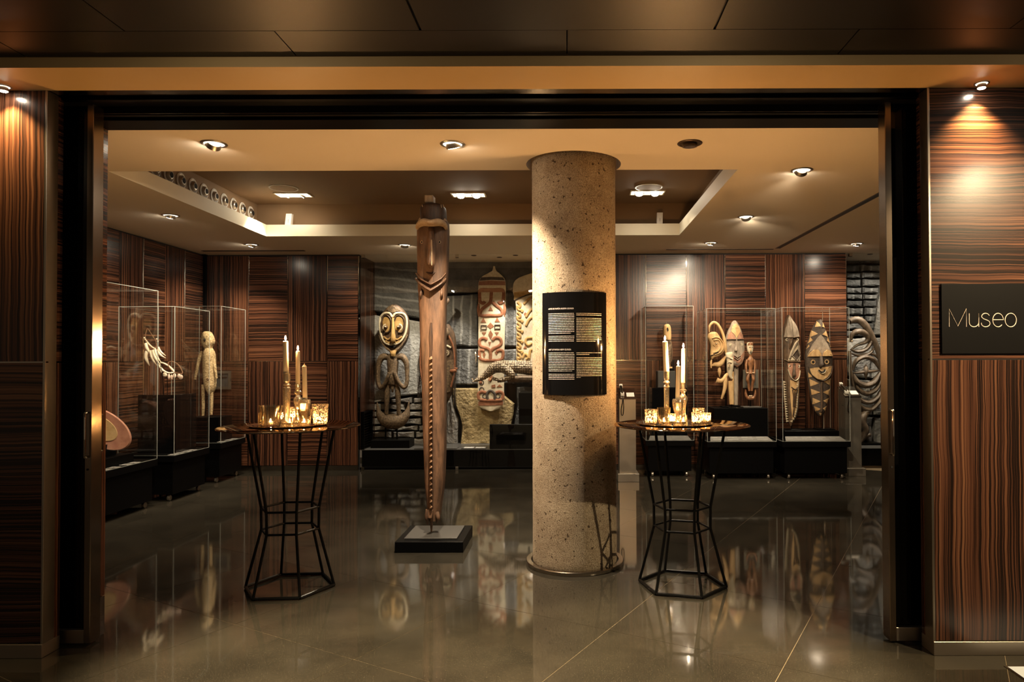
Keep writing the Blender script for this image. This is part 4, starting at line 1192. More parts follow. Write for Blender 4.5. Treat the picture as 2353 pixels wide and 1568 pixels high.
# small framed wall boxes
def wallbox(px0, px1, py0, py1, label):
    a = at(px0, py0, YB - .02); b_ = at(px1, py1, YB - .02)
    t = thing('wall_box', ((a.x + b_.x) / 2, YB - .01, b_.z), label, 'wall box', 'framed boxes on the back wall')
    x0, x1, z0, z1 = a.x, b_.x, b_.z, a.z
    f = .035
    for q in ((x0, x1, z1 - f, z1), (x0, x1, z0, z0 + f), (x0, x0 + f, z0 + f, z1 - f), (x1 - f, x1, z0 + f, z1 - f)):
        pbox('frame', t, M['phone_steel'], q[0], q[1], YB - .022, YB - .001, q[2], q[3])
    pbox('face', t, M['board'], x0 + f, x1 - f, YB - .008, YB - .001, z0 + f, z1 - f)
    pbox('shelf', t, M['steel'], x0 + f + .02, x1 - f - .02, YB - .02, YB - .008, (z0 + z1) / 2 + .04, (z0 + z1) / 2 + .05)
wallbox(492, 530, 853, 895, 'square steel-framed box on the back wall behind the woven figure')
wallbox(1707, 1743, 850, 892, 'square steel-framed box on the back wall behind the small red figure')
# louvred grille low in the side of the big vitrine
g0 = thing('louvre_grille', (VX0 + .03, 10.1, .281), 'black louvred grille low at the left side of the big vitrine', 'vent grille')
for y in (9.78, 10.20):
    pbox('post', g0, M['black'], VX0 + .002, VX0 + .05, y, y + .02, .281, .80)
pbox('rail', g0, M['black'], VX0 + .002, VX0 + .05, 9.78, 10.22, .80, .82)
for k in range(14):
    z = .30 + .036 * k
    part('slat', lambda b: hexa(b, [(VX0 + .002, 9.80, z), (VX0 + .045, 9.80, z - .012), (VX0 + .045, 10.20, z - .012), (VX0 + .002, 10.20, z)],
                                [(VX0 + .002, 9.80, z + .004), (VX0 + .045, 9.80, z - .008), (VX0 + .045, 10.20, z - .008), (VX0 + .002, 10.20, z + .004)]), M['steel_dark'], g0)
# lit floor panel at the right edge of the picture
fp = thing('floor_light', (2.6, 3.3, 0), 'bright recessed glass floor light in front of the right wall', 'floor light')
c = atz(2315, 1534, 0)
x0, y1 = c.x, c.y
for q in ((x0 - .012, x0, y1 - .42, y1 + .012), (x0, x0 + .8, y1, y1 + .012), (x0 + .8, x0 + .812, y1 - .42, y1 + .012), (x0, x0 + .8, y1 - .42, y1 - .408)):
    pbox('frame', fp, M['steel'], q[0], q[1], q[2], q[3], .0005, .004)
M['floor_glow'] = emit('floor_light_glass', (1.0, .82, .52), .30)
pbox('lit_glass', fp, M['floor_glow'], x0, x0 + .8, y1 - .408, y1, .0005, .003)

# =================================================================== exhibits
def crop(ox, oy, s):
    return lambda x, y: (ox + x * s, oy + y * s)
class Ex:
    """an exhibit drawn in its crop coordinates, standing at depth Y"""
    def __init__(self, name, label, cat, Y, f, base, group=None):
        self.Y, self.f = Y, f
        b = self.v(*base)
        self.t = thing(name, b, label, cat, group)
    def v(self, x, y, dy=0.0):
        """real position: X and Z taken at the depth Y, then moved back by dy"""
        px, py = self.f(x, y); return at(px, py, self.Y + dy)
    def xz(self, x, y):
        p = self.v(x, y, getattr(self, 'dr', 0.0)); return (p.x, p.z)
    def k(self):
        a = self.v(0, 0); b = self.v(100, 0); return (b.x - a.x) / 100
    def limb(self, name, pts, rad, mat, parent=None, n=10, k=4, depth=None):
        """pts: (x, y[, dy]); rad in crop units: width, depth factor"""
        kk = self.k()
        P = [self.v(*p) for p in pts]
        r = rad if isinstance(rad, list) else [rad] * len(P)
        R_ = [((q * kk, q * kk * (depth or 1.0)) if not isinstance(q, tuple) else (q[0] * kk, q[1] * kk)) for q in r]
        return part(name, lambda b: tube(b, P, R_, n, k, planar=True), mat, parent or self.t, True)
    def relief(self, name, rows, d, back, mat, parent=None, nz=44, nx=14, dy=0.0, power=.5, edge=.15, extra=None):
        kk = self.k()
        self.dr = dy - d * .75
        rw = [(self.v((a + b) / 2, y, self.dr).z, self.v(a, y, self.dr).x, self.v(b, y, self.dr).x) for y, a, b in rows]
        R_ = Relief(rw, self.Y + dy, d, back, power, edge); R_.extra = extra
        o = part(name, lambda b: R_.build(b, nz, nx), mat, parent or self.t, True)
        R_.o = o
        return R_
    def pieces(self, name, R_, polys, mat, th=.006, parent=None):
        for p in polys:
            q = [self.xz(*a) for a in p]
            part(name, lambda b: R_.piece(b, q, th), mat, parent or R_.o, False)
    def bands(self, name, R_, lines, w, mat, th=.006, parent=None, k=4):
        kk = self.k()
        for l in lines:
            q = [self.xz(*a) for a in l]
            part(name, lambda b: R_.band(b, q, w * kk, th, k), mat, parent or R_.o, True)
    def ring(self, name, x, y, r, w, mat, R_=None, dy=0.0, parent=None):
        kk = self.k(); c = self.v(x, y, self.dr if R_ else dy)
        yy = R_.y(c.x, c.z) if R_ else self.Y + dy
        return part(name, lambda b: torus(b, (c.x, yy, c.z), r * kk, w * kk, 'y', 20, 8), mat, parent or (R_.o if R_ else self.t), True)
    def ball(self, name, x, y, r, mat, R_=None, dy=0.0, fl=1.0, parent=None, rz=None):
        kk = self.k(); c = self.v(x, y, self.dr if R_ else dy)
        yy = R_.y(c.x, c.z) if R_ else self.Y + dy
        return part(name, lambda b: sphere(b, (c.x, yy, c.z), r * kk, r * kk * fl, (rz or r) * kk), mat, parent or (R_.o if R_ else self.t), True)
    def box(self, name, x0, x1, y0, y1, d0, d1, mat, bev=.003, parent=None):
        a = self.v(x0, y0); b_ = self.v(x1, y1)
        return pbox(name, parent or self.t, mat, a.x, b_.x, self.Y + d0, self.Y + d1, b_.z, a.z, bev)
ID = crop(0, 0, 1)

# ---- tall carved crocodile post
E_ = Ex('carved_post', 'tall dark carved wooden post with long-nosed face and spiny ridge, beside the column', 'sculpture', 5.80, ID, (988, 1272))
E_.t.location.z = 0.0; WL[E_.t.name] = Vector(E_.t.location)
bx0 = atz(907, 1271, 0); bx1 = atz(1064, 1271, 0)
stand = pbox('stand', E_.t, M['black'], bx0.x, bx1.x, 5.53, 6.08, 0, .088, .003)
pbox('stand_plate', E_.t, M['grey_block'], bx0.x + .06, bx1.x - .06, 5.60, 6.02, .0885, .102, .002)
rowsP = [(507, 957, 1026), (530, 956, 1027), (560, 956, 1026), (620, 957, 1025), (650, 958, 1023), (690, 960, 1021), (730, 962, 1020), (790, 964, 1020), (850, 967, 1020), (920, 968, 1020), (1000, 970, 1020), (1060, 972, 1019),
         (1110, 974, 1017), (1150, 977, 1012), (1180, 979, 1008), (1200, 982, 1004)]
rowsP = [(y, a, b) for y, a, b in rowsP]
PR = E_.relief('trunk', rowsP, .115, .10, M['post'], nz=110, nx=20, power=.32, edge=.35)
E_.limb('brow', [(957, 527, -.09), (962, 517, -.14), (974, 511, -.19), (991, 513, -.215), (1009, 511, -.19), (1021, 517, -.14), (1026, 528, -.09)], [(3, 7), (6, 12), (8, 16), (7, 17), (8, 16), (6, 12), (3, 7)], M['post_pale'], n=14)
E_.relief('skull', [(500, 962, 1021), (507, 958, 1025), (516, 956, 1027), (524, 956, 1027)], .10, .09, M['post_pale'], nz=10, power=.4, edge=.4)
E_.relief('topknot', [(466, 974, 1008), (469, 967, 1016), (478, 963, 1019), (495, 963, 1020), (509, 965, 1019)], .13, .10, M['post_dark'], nz=16, power=.4, edge=.4)
E_.box('tenon', 978, 998, 451, 468, -.05, .05, M['post_pale'], .006)
for x in (970, 1013, 1018):
    E_.limb('notch', [(x, 470, -.09), (x + 1, 474, -.10), (x + 2, 478, -.10)], [.8, 1.4, .6], M['post_pale'])
E_.limb('nose', [(990, 521, -.115), (991, 545, -.15), (991, 580, -.185), (990, 606, -.215), (990, 617, -.20)], [(6, 7), (7.5, 11), (9, 14), (8.5, 14), (3, 5)], M['post'], n=12)
E_.limb('nose_ridge', [(991, 528, -.150), (992, 580, -.245), (992, 610, -.272)], [1.2, 1.5, .8], M['post_pale'])
for sx in (-1, 1):
    E_.ring('eye', 990 + sx * 20.5, 557, 2.6, .8, M['post_pale'], PR)
    E_.ball('pupil', 990 + sx * 20.5, 557, 2.0, M['hole'], PR)
    E_.limb('nostril', [(990 + sx * 5, 600, -.225), (990 + sx * 6.5, 606, -.225)], [1.5, 1.5], M['post_pale'])
    E_.limb('beard', [(990 + sx * 35, 640, -.06), (990 + sx * 26, 651, -.112), (990 + sx * 12, 661, -.135), (990, 668, -.145)], [(2.2, 5), (3.0, 7), (3.4, 8), (4, 8)], M['post'])
    E_.limb('beard_edge', [(990 + sx * 34.5, 628, -.07), (990 + sx * 22, 642, -.118), (990, 654, -.135)], [(1.4, 3), (1.7, 4), (1.8, 4)], M['post'])
    E_.limb('ear', [(990 + sx * 23 + 2, 664, -.10), (990 + sx * 24 + 1, 676, -.118), (990 + sx * 23, 688, -.10)], [(1.2, 2), (3.2, 5), (.8, 2)], M['post'])
E_.limb('mouth', [(980, 626, -.11), (990, 631, -.13), (1000, 626, -.11)], [(1, 2), (2.4, 4), (1, 2)], M['post_dark'])
E_.limb('scar', [(991, 742, -.108), (990, 775, -.112), (991, 806, -.108)], [(2.5, 3), (5, 3), (4, 3)], M['post_dark'])
E_.limb('ridge', [(990, 800, -.108), (991, 900, -.11), (992, 1000, -.108), (992, 1100, -.10), (992, 1165, -.09)], [(3.5, 4)] * 5, M['post_dark'])
for k in range(27):
    y = 822 + k * 13.1
    dyk = -.128 + .02 * k / 27
    E_.limb('spine', [(988.5, y, dyk + .02), (990, y + 4.5, dyk - .030), (992.5, y + 8, dyk + .01)], [(5.4, 5), (3.6, 4), (.8, 1)], M['post_lit'], k=2, n=8)
for x0, x1, yb, dy in ((984, 981, 1206, -.06), (992, 991, 1222, -.03), (1001, 1006, 1203, -.05), (990, 988, 1186, -.10)):
    E_.limb('claw', [(x0, 1172, dy), (x1, 1190, dy - .015), ((x0 + x1) / 2, yb, dy)], [(6, 6), (5, 5), (1.5, 2)], M['post'])
E_.limb('pin', [(991, 1205, .0), (991, 1226, .0)], [1.6, 1.6], M['black'], k=1)

# ---- wide-eyed ancestor figure in the big vitrine
C1 = crop(840, 670, 120 / 509)
E_ = Ex('ancestor_figure', 'carved figure with large oval wide-eyed face standing on a crescent boat', 'sculpture', 10.08, C1, (265, 1520))
zb = .2805
E_.t.location.z = zb; WL[E_.t.name] = Vector(E_.t.location)
a = E_.v(78, 1450); b_ = E_.v(450, 1450)
pbox('stand', E_.t, M['black'], a.x, b_.x, 9.93, 10.25, zb, zb + .115, .003)
for x in (195, 306):
    E_.limb('rod', [(x, 1320), (x, 1470)], [8, 8], M['black'], k=1, n=8)
HR_ = E_.relief('face', [(122, 250, 282), (135, 225, 310), (160, 195, 340), (200, 160, 375), (250, 137, 400), (300, 127, 411), (380, 126, 412), (440, 134, 402), (500, 155, 380), (550, 190, 345), (590, 225, 312), (612, 250, 290)], .11, .08, M['fig_dark'], nz=60, nx=18, power=.6, edge=.25)
E_.pieces('crown', HR_, [[(200, 180), (225, 145), (262, 128), (300, 150), (338, 185), (270, 208)]], M['fig'], .012)
E_.bands('face_rim', HR_, [[(140, 250), (136, 330), (150, 420), (185, 490), (245, 520), (268, 515), (300, 515), (350, 480), (388, 410), (400, 320), (392, 250), (360, 215), (300, 215), (268, 250), (240, 215), (180, 215), (140, 250)]], 11, M['cream'], .012)
E_.bands('smile_rim', HR_, [[(132, 420), (165, 500), (215, 560), (268, 585), (320, 555), (372, 490), (402, 420)]], 12, M['fig'], .012)
E_.bands('chin_line', HR_, [[(170, 520), (220, 575), (268, 598), (320, 570), (360, 520)]], 5, M['cream'], .014)
for sx in (-1, 1):
    ex = 268 + sx * 62
    E_.pieces('eye_field', HR_, [[(ex - 38, 300), (ex - 25, 255), (ex, 245), (ex + 28, 258), (ex + 40, 310), (ex + 30, 380), (ex, 400), (ex - 32, 370)]], M['ochre'], .010)
    E_.bands('eye_rim', HR_, [[(ex - 45, 390), (ex - 48, 300), (ex - 25, 245), (ex + 10, 235), (ex + 45, 270), (ex + 48, 340), (ex + 30, 395), (ex - 10, 400)]], 7, M['fig_dark'], .016)
    E_.ring('eye_ring', ex - 2, 352, 30, 7, M['cream'], HR_)
    E_.ball('eyeball', ex - 2, 350, 20, M['fig_dark'], HR_, fl=2.2)
    E_.ball('pupil', ex - 2, 348, 11, M['post_pale'], HR_, dy=0, fl=5.2)
    E_.bands('cheek', HR_, [[(268 + sx * 8, 440), (268 + sx * 45, 470), (268 + sx * 90, 440)], [(268 + sx * 6, 490), (268 + sx * 40, 500), (268 + sx * 70, 480)]], 9, M['ochre'], .012)
E_.limb('nose', [(268, 260, -.12), (268, 360, -.15), (268, 470, -.175), (268, 510, -.16)], [(12, 20), (16, 26), (26, 34), (8, 14)], M['ochre'])
E_.limb('mouth', [(225, 525, -.10), (268, 545, -.125), (310, 522, -.10)], [(5, 8), (12, 10), (5, 8)], M['hole'])
E_.limb('tongue', [(268, 575, -.11), (268, 605, -.13), (268, 632, -.125)], [(36, 18), (26, 18), (24, 16)], M['ochre'])
E_.limb('torso', [(265, 610, -.02), (265, 680, -.03), (265, 770, -.03), (262, 850, -.04), (262, 905, -.03)], [(48, 50), (55, 60), (50, 58), (46, 56), (46, 50)], M['fig'], n=16)
E_.limb('arm', [(225, 640, -.02), (165, 640, -.03), (132, 700, -.03), (122, 800, -.03), (126, 890, -.04), (150, 940, -.06), (190, 900, -.09), (215, 845, -.11), (232, 795, -.12)], [(30, 34), (34, 38), (26, 32), (20, 28), (20, 28), (22, 28), (19, 24), (20, 24), (19, 20)], M['fig'], n=12)
E_.limb('arm', [(305, 640, -.02), (360, 640, -.03), (398, 700, -.03), (406, 800, -.03), (402, 890, -.04), (375, 935, -.06), (330, 895, -.09), (300, 840, -.11), (282, 790, -.12)], [(30, 34), (34, 38), (26, 32), (20, 28), (20, 28), (22, 28), (19, 24), (20, 24), (19, 20)], M['fig'], n=12)
E_.limb('leg', [(232, 890, -.02), (215, 960, -.03), (208, 1050, -.04), (206, 1130, -.03), (204, 1200, -.02)], [(26, 34), (27, 34), (25, 32), (20, 28), (20, 26)], M['fig'], n=12)
E_.limb('leg', [(296, 890, -.02), (312, 960, -.03), (318, 1050, -.04), (322, 1130, -.03), (324, 1200, -.02)], [(26, 34), (27, 34), (25, 32), (20, 28), (20, 26)], M['fig'], n=12)
E_.limb('loin', [(262, 900, -.05), (262, 950, -.06), (264, 985, -.05)], [(22, 22), (15, 18), (8, 10)], M['fig'])
E_.limb('boat', [(113, 1082, 0), (122, 1150, 0), (145, 1212, -.01), (200, 1258, -.02), (268, 1270, -.02), (335, 1258, -.02), (392, 1208, -.01), (414, 1145, 0), (424, 1076, 0)], [(6, 8), (17, 20), (42, 32), (66, 44), (74, 48), (66, 44), (42, 32), (17, 20), (6, 8)], M['fig'], n=16)

# ---- big face hanging behind the post (only its sides show)
E_ = Ex('hanging_mask', 'dark mask with ringed eye and fibre hair half hidden behind the carved post', 'mask', 10.15, ID, (1004, 1020))
MR = E_.relief('face', [(745, 975, 1030), (765, 966, 1042), (800, 962, 1047), (850, 963, 1047), (890, 970, 1041), (920, 982, 1030), (940, 995, 1015)], .10, .05, M['fig_dark'], nz=40, power=.6)
E_.pieces('cheek', MR, [[(1018, 830), (1044, 826), (1044, 870), (1034, 900), (1016, 905)], [(966, 830), (990, 830), (992, 905), (975, 895)]], M['fig'], .010)
E_.bands('rim', MR, [[(1030, 770), (1042, 800), (1044, 850), (1036, 890)], [(978, 770), (967, 800), (966, 850), (974, 890)]], 2.2, M['rust'], .012)
for x in (1026, 982):
    for r_, m_ in ((7.5, 'fig_dark'), (5.5, 'cream'), (3.5, 'fig_dark'), (1.6, 'cream')):
        E_.ring('eye_ring', x, 811, r_, 1.3, M[m_], MR)
    E_.ball('pupil', x, 811, 1.6, M['cream'], MR, fl=4)
    E_.bands('eyebrow', MR, [[(x - 10, 800), (x, 795), (x + 10, 800)]], 2.5, M['cream'], .012)
E_.limb('topknot', [(1004, 745, 0), (1012, 722, 0), (1022, 700, -.02), (1028, 690, -.02), (1024, 684, 0)], [(14, 12), (9, 9), (6, 6), (5, 5), (2, 2)], M['fig_dark'])
E_.ball('forehead', 1024, 766, 9, M['fig'], MR, fl=1, rz=13)
E_.limb('peg', [(1034, 853, -.06), (1042, 853, -.10), (1049, 852, -.12)], [(3.5, 4), (4.2, 5), (3.5, 4)], M['rust'])
E_.limb('peg_tip', [(1044, 846, -.10), (1051, 848, -.12)], [(1.2, 2), (2.4, 3)], M['rust'], k=1)
def hairf(b):
    rr_ = random.Random(5)
    for k in range(150):
        side = -1 if k % 2 else 1
        y0 = rr_.uniform(800, 880)
        x0 = (968 if side < 0 else 1040) + rr_.uniform(-3, 3)
        a = E_.v(x0, y0, rr_.uniform(-.02, .03)); m_ = E_.v(x0 + side * rr_.uniform(3, 8), y0 + rr_.uniform(10, 30), rr_.uniform(-.05, .04)); e = E_.v(x0 + side * rr_.uniform(0, 7), y0 + rr_.uniform(40, 75), rr_.uniform(-.05, .04))
        tube(b, [a, m_, e], [.002, .0015, .0006], 4)
    for k in range(90):
        x0 = rr_.uniform(985, 1036)
        a = E_.v(x0, 925, rr_.uniform(-.02, .03)); e = E_.v(x0 + rr_.uniform(-6, 6), rr_.uniform(985, 1015), rr_.uniform(-.05, .04))
        tube(b, [a, a.lerp(e, .5) + Vector((rr_.uniform(-.02, .02), 0, 0)), e], [.003, .0025, .001], 4)
h_ = part('fibre_hair', hairf, M['hair'], E_.t); h_['kind'] = 'stuff'
E_.limb('mount', [(1004, 900, .03), (1004, 1033, .03)], [1.2, 1.2], M['black'], k=1)
E_.box('stand', 985, 1024, 1029, 1033.5, -.10, .10, M['black'])

# ---- painted spirit boards
C2 = crop(1020, 570, 220 / 885)
E_ = Ex('spirit_board', 'tall white spirit board with rust red curling motifs, behind the crocodile', 'carving', 10.40, C2, (430, 1505))
BR = E_.relief('board', [(168, 455, 470), (210, 448, 482), (228, 420, 505), (245, 380, 525), (270, 345, 550), (300, 325, 566), (340, 318, 570), (500, 317, 570), (800, 318, 562), (1100, 316, 556), (1440, 314, 552), (1470, 330, 530), (1495, 365, 500), (1508, 410, 455)], .030, .02, M['cream'], nz=60, nx=12, power=.7, edge=.5)
E_.pieces('black_band', BR, [[(325, 305), (345, 272), (440, 268), (545, 272), (563, 300), (440, 296)]], M['char'], .005)
E_.pieces('rust_band', BR, [[(320, 345), (324, 310), (440, 302), (566, 308), (568, 345)]], M['rust'], .005)
E_.pieces('dark_edge', BR, [[(318, 1460), (318, 1420), (548, 1420), (545, 1455)]], M['rust'], .005)
mot = [
    [(335, 510), (330, 440), (333, 395), (360, 385), (440, 388), (520, 385), (548, 398), (552, 440), (545, 505)],
    [(335, 395), (440, 395), (545, 395)],
    [(440, 395), (438, 440), (430, 500), (400, 530), (350, 570), (335, 615), (360, 628), (430, 625), (500, 625), (535, 612), (530, 570), (480, 530), (450, 500)],
    [(335, 500), (365, 512), (380, 495)], [(545, 500), (520, 512), (505, 495)],
    [(400, 850), (370, 835), (335, 850), (330, 890), (350, 915), (400, 930), (430, 960), (430, 1040)],
    [(450, 855), (480, 830), (520, 840), (530, 880), (505, 910), (460, 930), (430, 960)],
    [(330, 950), (335, 1020), (380, 1040), (430, 1040), (500, 1040), (540, 1020), (545, 960), (515, 945), (490, 955)], [(330, 950), (355, 945), (372, 955)],
    [(330, 1250), (350, 1240)], [(325, 1400), (320, 1350), (350, 1330), (390, 1340)], [(540, 1400), (545, 1350), (515, 1330), (480, 1340)], [(420, 1230), (440, 1200), (425, 1170)],
    [(330, 1405), (400, 1410), (470, 1410), (540, 1405)]]
E_.bands('painted_scroll', BR, mot, 15, M['rust'], .005)
E_.bands('dark_scroll', BR, [[(405, 1400), (400, 1350), (430, 1320), (470, 1350), (470, 1400)]], 12, M['char'], .006)
tri = [[(412, 580), (453, 580), (432, 540)], [(340, 690), (390, 690), (365, 645)], [(470, 685), (518, 685), (492, 642)], [(400, 725), (432, 690), (464, 725), (432, 748)], [(412, 800), (432, 760), (455, 800), (435, 845)], [(352, 780), (392, 780), (372, 812)], [(472, 780), (508, 780), (490, 808)], [(412, 870), (438, 870), (425, 905)], [(358, 985), (372, 950), (386, 985), (372, 1020)], [(470, 965), (488, 945), (505, 965), (488, 990)], [(440, 1270), (475, 1262), (478, 1290), (442, 1292)], [(490, 1285), (515, 1262), (540, 1285)]]
E_.pieces('painted_lozenge', BR, tri, M['rust'], .006)
for x, y in ((370, 735), (496, 730)):
    E_.bands('painted_square', BR, [[(x - 25, y - 18), (x + 25, y - 18), (x + 25, y + 18), (x - 25, y + 18), (x - 25, y - 18)]], 4, M['char'], .006, k=1)
for x, y in ((348, 1245), (350, 1310), (378, 1370), (500, 1370)):
    E_.ring('painted_ring', x, y, 20, 5, M['char'], BR)
for x in (323, 558):
    E_.limb('fibre_tuft', [(x, 515, -.01), (x + (4 if x > 400 else -4), 570, -.02), (x, 640, -.01)], [(8, 8), (14, 10), (6, 6)], M['rust'])
E_.t.location.z = .2805; WL_old = None
for ch in E_.t.children: pass
# board hangs on the stone: keep the root at the board's foot
E_.t.location = WL[E_.t.name]

E_ = Ex('spirit_board', 'round-shouldered spirit board with ochre curls, half hidden by the stone column', 'carving', 10.38, C2, (800, 1240))
BR = E_.relief('board', [(235, 800, 980), (270, 700, 1010), (300, 660, 1030), (340, 640, 1040), (420, 640, 1045), (520, 665, 1040), (800, 670, 1035), (1100, 668, 1030), (1240, 690, 1010)], .035, .02, M['cream'], nz=50, nx=12, power=.7, edge=.5)
E_.pieces('ochre_band', BR, [[(645, 480), (650, 410), (730, 400), (830, 372), (1035, 372), (1040, 440), (830, 410), (700, 450)]], M['ochre'], .005)
E_.bands('black_line', BR, [[(650, 485), (720, 455), (830, 425), (1035, 445)]], 6, M['char'], .006)
sc_l = []
for k in range(6):
    y = 500 + k * 95
    sc_l.append([(680, y), (705, y + 25), (700, y + 50), (680, y + 40), (690, y + 70), (725, y + 80), (720, y + 95)])
sc_l += [[(740, 520), (790, 470), (830, 455)], [(760, 640), (790, 590), (825, 560)], [(760, 720), (790, 660), (825, 640)], [(820, 830), (770, 835), (755, 870), (780, 900), (815, 880)], [(730, 1020), (750, 980), (780, 1010), (760, 1030)], [(790, 1020), (800, 950), (820, 940)], [(900, 500), (950, 560), (900, 620)], [(900, 700), (960, 760), (900, 820), (880, 780)], [(880, 900), (960, 940), (900, 1020)]]
E_.bands('painted_scroll', BR, sc_l, 12, M['ochre'], .006)
E_.pieces('painted_lozenge', BR, [[(735, 930), (752, 900), (768, 930)], [(738, 610), (755, 595), (770, 612), (752, 630)]], M['rust'], .006)

# ---- crocodile
C3 = crop(1050, 800, 190 / 1146)
E_ = Ex('crocodile_carving', 'pale scaly wooden crocodile lying before the painted boards', 'sculpture', 10.02, C3, (700, 515))
def croc(b):
    pts = [(225, 465), (300, 440), (380, 400), (450, 340), (520, 285), (600, 270), (720, 270), (900, 280), (1100, 300), (1400, 310), (1700, 330), (1900, 380), (2050, 420)]
    rad = [10, 28, 48, 66, 82, 90, 96, 100, 104, 100, 84, 50, 16]
    kk = E_.k()
    full = cr([(E_.v(*p).x, E_.v(*p).z, r * kk) for p, r in zip(pts, rad)], 16)
    n = 40; L = []
    for i, (x, z, r) in enumerate(full):
        x2, z2, _ = full[min(i + 1, len(full) - 1)]; x1, z1, _ = full[max(i - 1, 0)]
        t = Vector((x2 - x1, 0, z2 - z1)).normalized(); u = Vector((-t.z, 0, t.x)); row = []
        for j in range(n):
            a = 2 * math.pi * j / n
            bump_ = 1 + (.05 if (i % 2 == 0) else -.02) * (1 if (j % 2 == 0) else .25)
            if i < 64: bump_ = 1 + (.07 if (i // 2) % 2 == 0 else -.05)
            if math.sin(a) < -.45: bump_ = .82
            row.append(b.verts.new(Vector((x, 10.02, z)) + u * (r * math.sin(a) * bump_) + Vector((0, 1, 0)) * (-r * 1.15 * math.cos(a) * bump_)))
        L.append(row)
    for p, q in zip(L, L[1:]): bridge(b, p, q)
    b.faces.new(L[0][::-1]); b.faces.new(L[-1])
part('body', croc, M['hidescale'], E_.t)
E_.limb('thigh', [(600, 260, -.10), (690, 310, -.13), (765, 375, -.15), (720, 410, -.15), (640, 440, -.15), (560, 455, -.14)], [(60, 50), (62, 48), (46, 42), (38, 36), (34, 32), (26, 26)], M['hidescale'], n=14)
for x, y in ((490, 400), (475, 425), (500, 450), (530, 455)):
    E_.limb('claw', [(575, 450, -.14), ((x + 575) / 2, (y + 450) / 2 - 12, -.16), (x, y, -.15)], [(18, 16), (15, 14), (5, 6)], M['hidescale'])
E_.limb('belly', [(700, 455, -.05), (820, 430, -.09), (950, 425, -.09), (1100, 430, -.08), (1500, 440, -.05)], [(26, 40), (48, 60), (52, 70), (52, 70), (40, 50)], M['fig'])
for k in range(26):
    x = 690 + k * 36
    E_.limb('crest', [(x, 190 + .02 * (x - 690), -.02), (x + 10, 172 + .02 * (x - 690), -.02)], [(14, 8), (2, 3)], M['hidescale'], k=1, n=6)
E_.box('prop', 980, 1010, 440, 520, -.04, .04, M['black'])
E_.box('prop', 1500, 1530, 400, 520, -.04, .04, M['black'])
pz = at(1225, 903, 9.95).z
def vblock(px0, px1, ytop, y0, y1, label, mat=M['black']):
    a = at(px0, ytop, y0); b_ = at(px1, ytop, y0)
    return block('display_block', a.x, b_.x, y0, y1, .281, a.z, mat, label)
b1 = vblock(1192, 1400, 903.5, 9.88, 10.26, 'tall black block carrying the crocodile')
b2 = vblock(1125, 1330, 976, 9.79, 9.87, 'low black block in front, at the foot of the golden boulder')
for ob, lab_, x0_, x1_ in ((None, 'caption plate by the golden boulder in the big vitrine', 1062, 1118), (None, 'grey caption plate left of the golden boulder in the big vitrine', 955, 1052)):
    a = at(x0_, 1030, 9.9); b_ = at(x1_, 1030, 9.9)
    t = thing('caption_plate', ((a.x + b_.x) / 2, 9.9, .2805), lab_, 'caption', 'caption plates')
    pbox('plate', t, M['board'], a.x, b_.x, 9.80, 9.98, .2805, .292)
    if x0_ > 1000:
        for q in (0, 1):
            xa = a.x + .03 + q * .17
            pbox('card', t, M['card'], xa, xa + .14, 9.83, 9.95, .2921, .294)

# ---- hook figure in the right vitrine
C4 = crop(1920, 570, 160 / 473)
E_ = Ex('hook_figure', 'large openwork carving of nested crescents and an eye, right vitrine', 'sculpture', 10.20, C4, (210, 1330))
E_.t.location.z = .2805; WL[E_.t.name] = Vector(E_.t.location)
fm = M['fig_dark']
M['hookwood'] = wood('brown_grey_carving', (0.045, 0.030, 0.020), (0.15, 0.105, 0.072), 0.5, (8, 8, 4))
fm = M['hookwood']
E_.limb('spine_band', [(95, 500, -.02), (150, 488, -.05), (205, 530, -.06), (255, 620, -.06), (295, 720, -.06), (318, 830, -.06), (322, 940, -.06), (305, 1030, -.06), (255, 1090, -.05), (195, 1120, -.04), (155, 1160, -.04)], [(20, 24), (24, 30), (22, 30), (18, 28), (16, 26), (15, 26), (15, 26), (15, 26), (14, 22), (11, 18), (4, 8)], fm, n=12)
E_.limb('front_band', [(95, 700, 0), (100, 800, 0), (112, 900, 0), (135, 1000, 0), (165, 1080, 0), (195, 1120, 0)], [(9, 20)] * 6, fm, n=10)
E_.limb('head', [(98, 640, -.03), (115, 590, -.06), (150, 570, -.07), (195, 580, -.06), (222, 610, -.05), (205, 640, -.04), (150, 660, -.03), (105, 690, -.02)], [(8, 14), (16, 22), (22, 30), (22, 28), (18, 22), (13, 18), (9, 14), (5, 8)], fm, n=12)
E_.ball('head_eye', 158, 594, 6, M['hole'], dy=-.16)
E_.ball('head_eye', 112, 634, 7, M['post_pale'], dy=-.07)
for pts, w in (([(102, 690, -.02), (150, 705, -.04), (205, 690, -.04), (240, 640, -.04), (235, 600, -.02)], 13), ([(100, 715, -.02), (170, 735, -.04), (235, 715, -.04), (272, 660, -.02)], 10),
               ([(118, 830, -.03), (140, 770, -.05), (200, 742, -.06), (262, 765, -.05), (298, 825, -.03)], 15), ([(112, 740, -.02), (190, 722, -.04), (260, 725, -.04), (300, 770, -.03)], 8),
               ([(120, 855, -.03), (145, 910, -.05), (205, 935, -.06), (265, 910, -.05), (300, 845, -.03)], 20), ([(128, 905, -.02), (160, 965, -.05), (215, 990, -.06), (275, 960, -.05), (308, 890, -.02)], 15),
               ([(140, 985, -.02), (175, 1035, -.05), (230, 1050, -.06), (285, 1015, -.05), (314, 950, -.02)], 15), ([(155, 1050, -.02), (195, 1090, -.05), (245, 1095, -.05), (295, 1055, -.03)], 13)):
    E_.limb('crescent', pts, [(w * .35, w * .8)] + [(w, w * 1.5)] * (len(pts) - 2) + [(w * .35, w * .8)], fm, n=12)
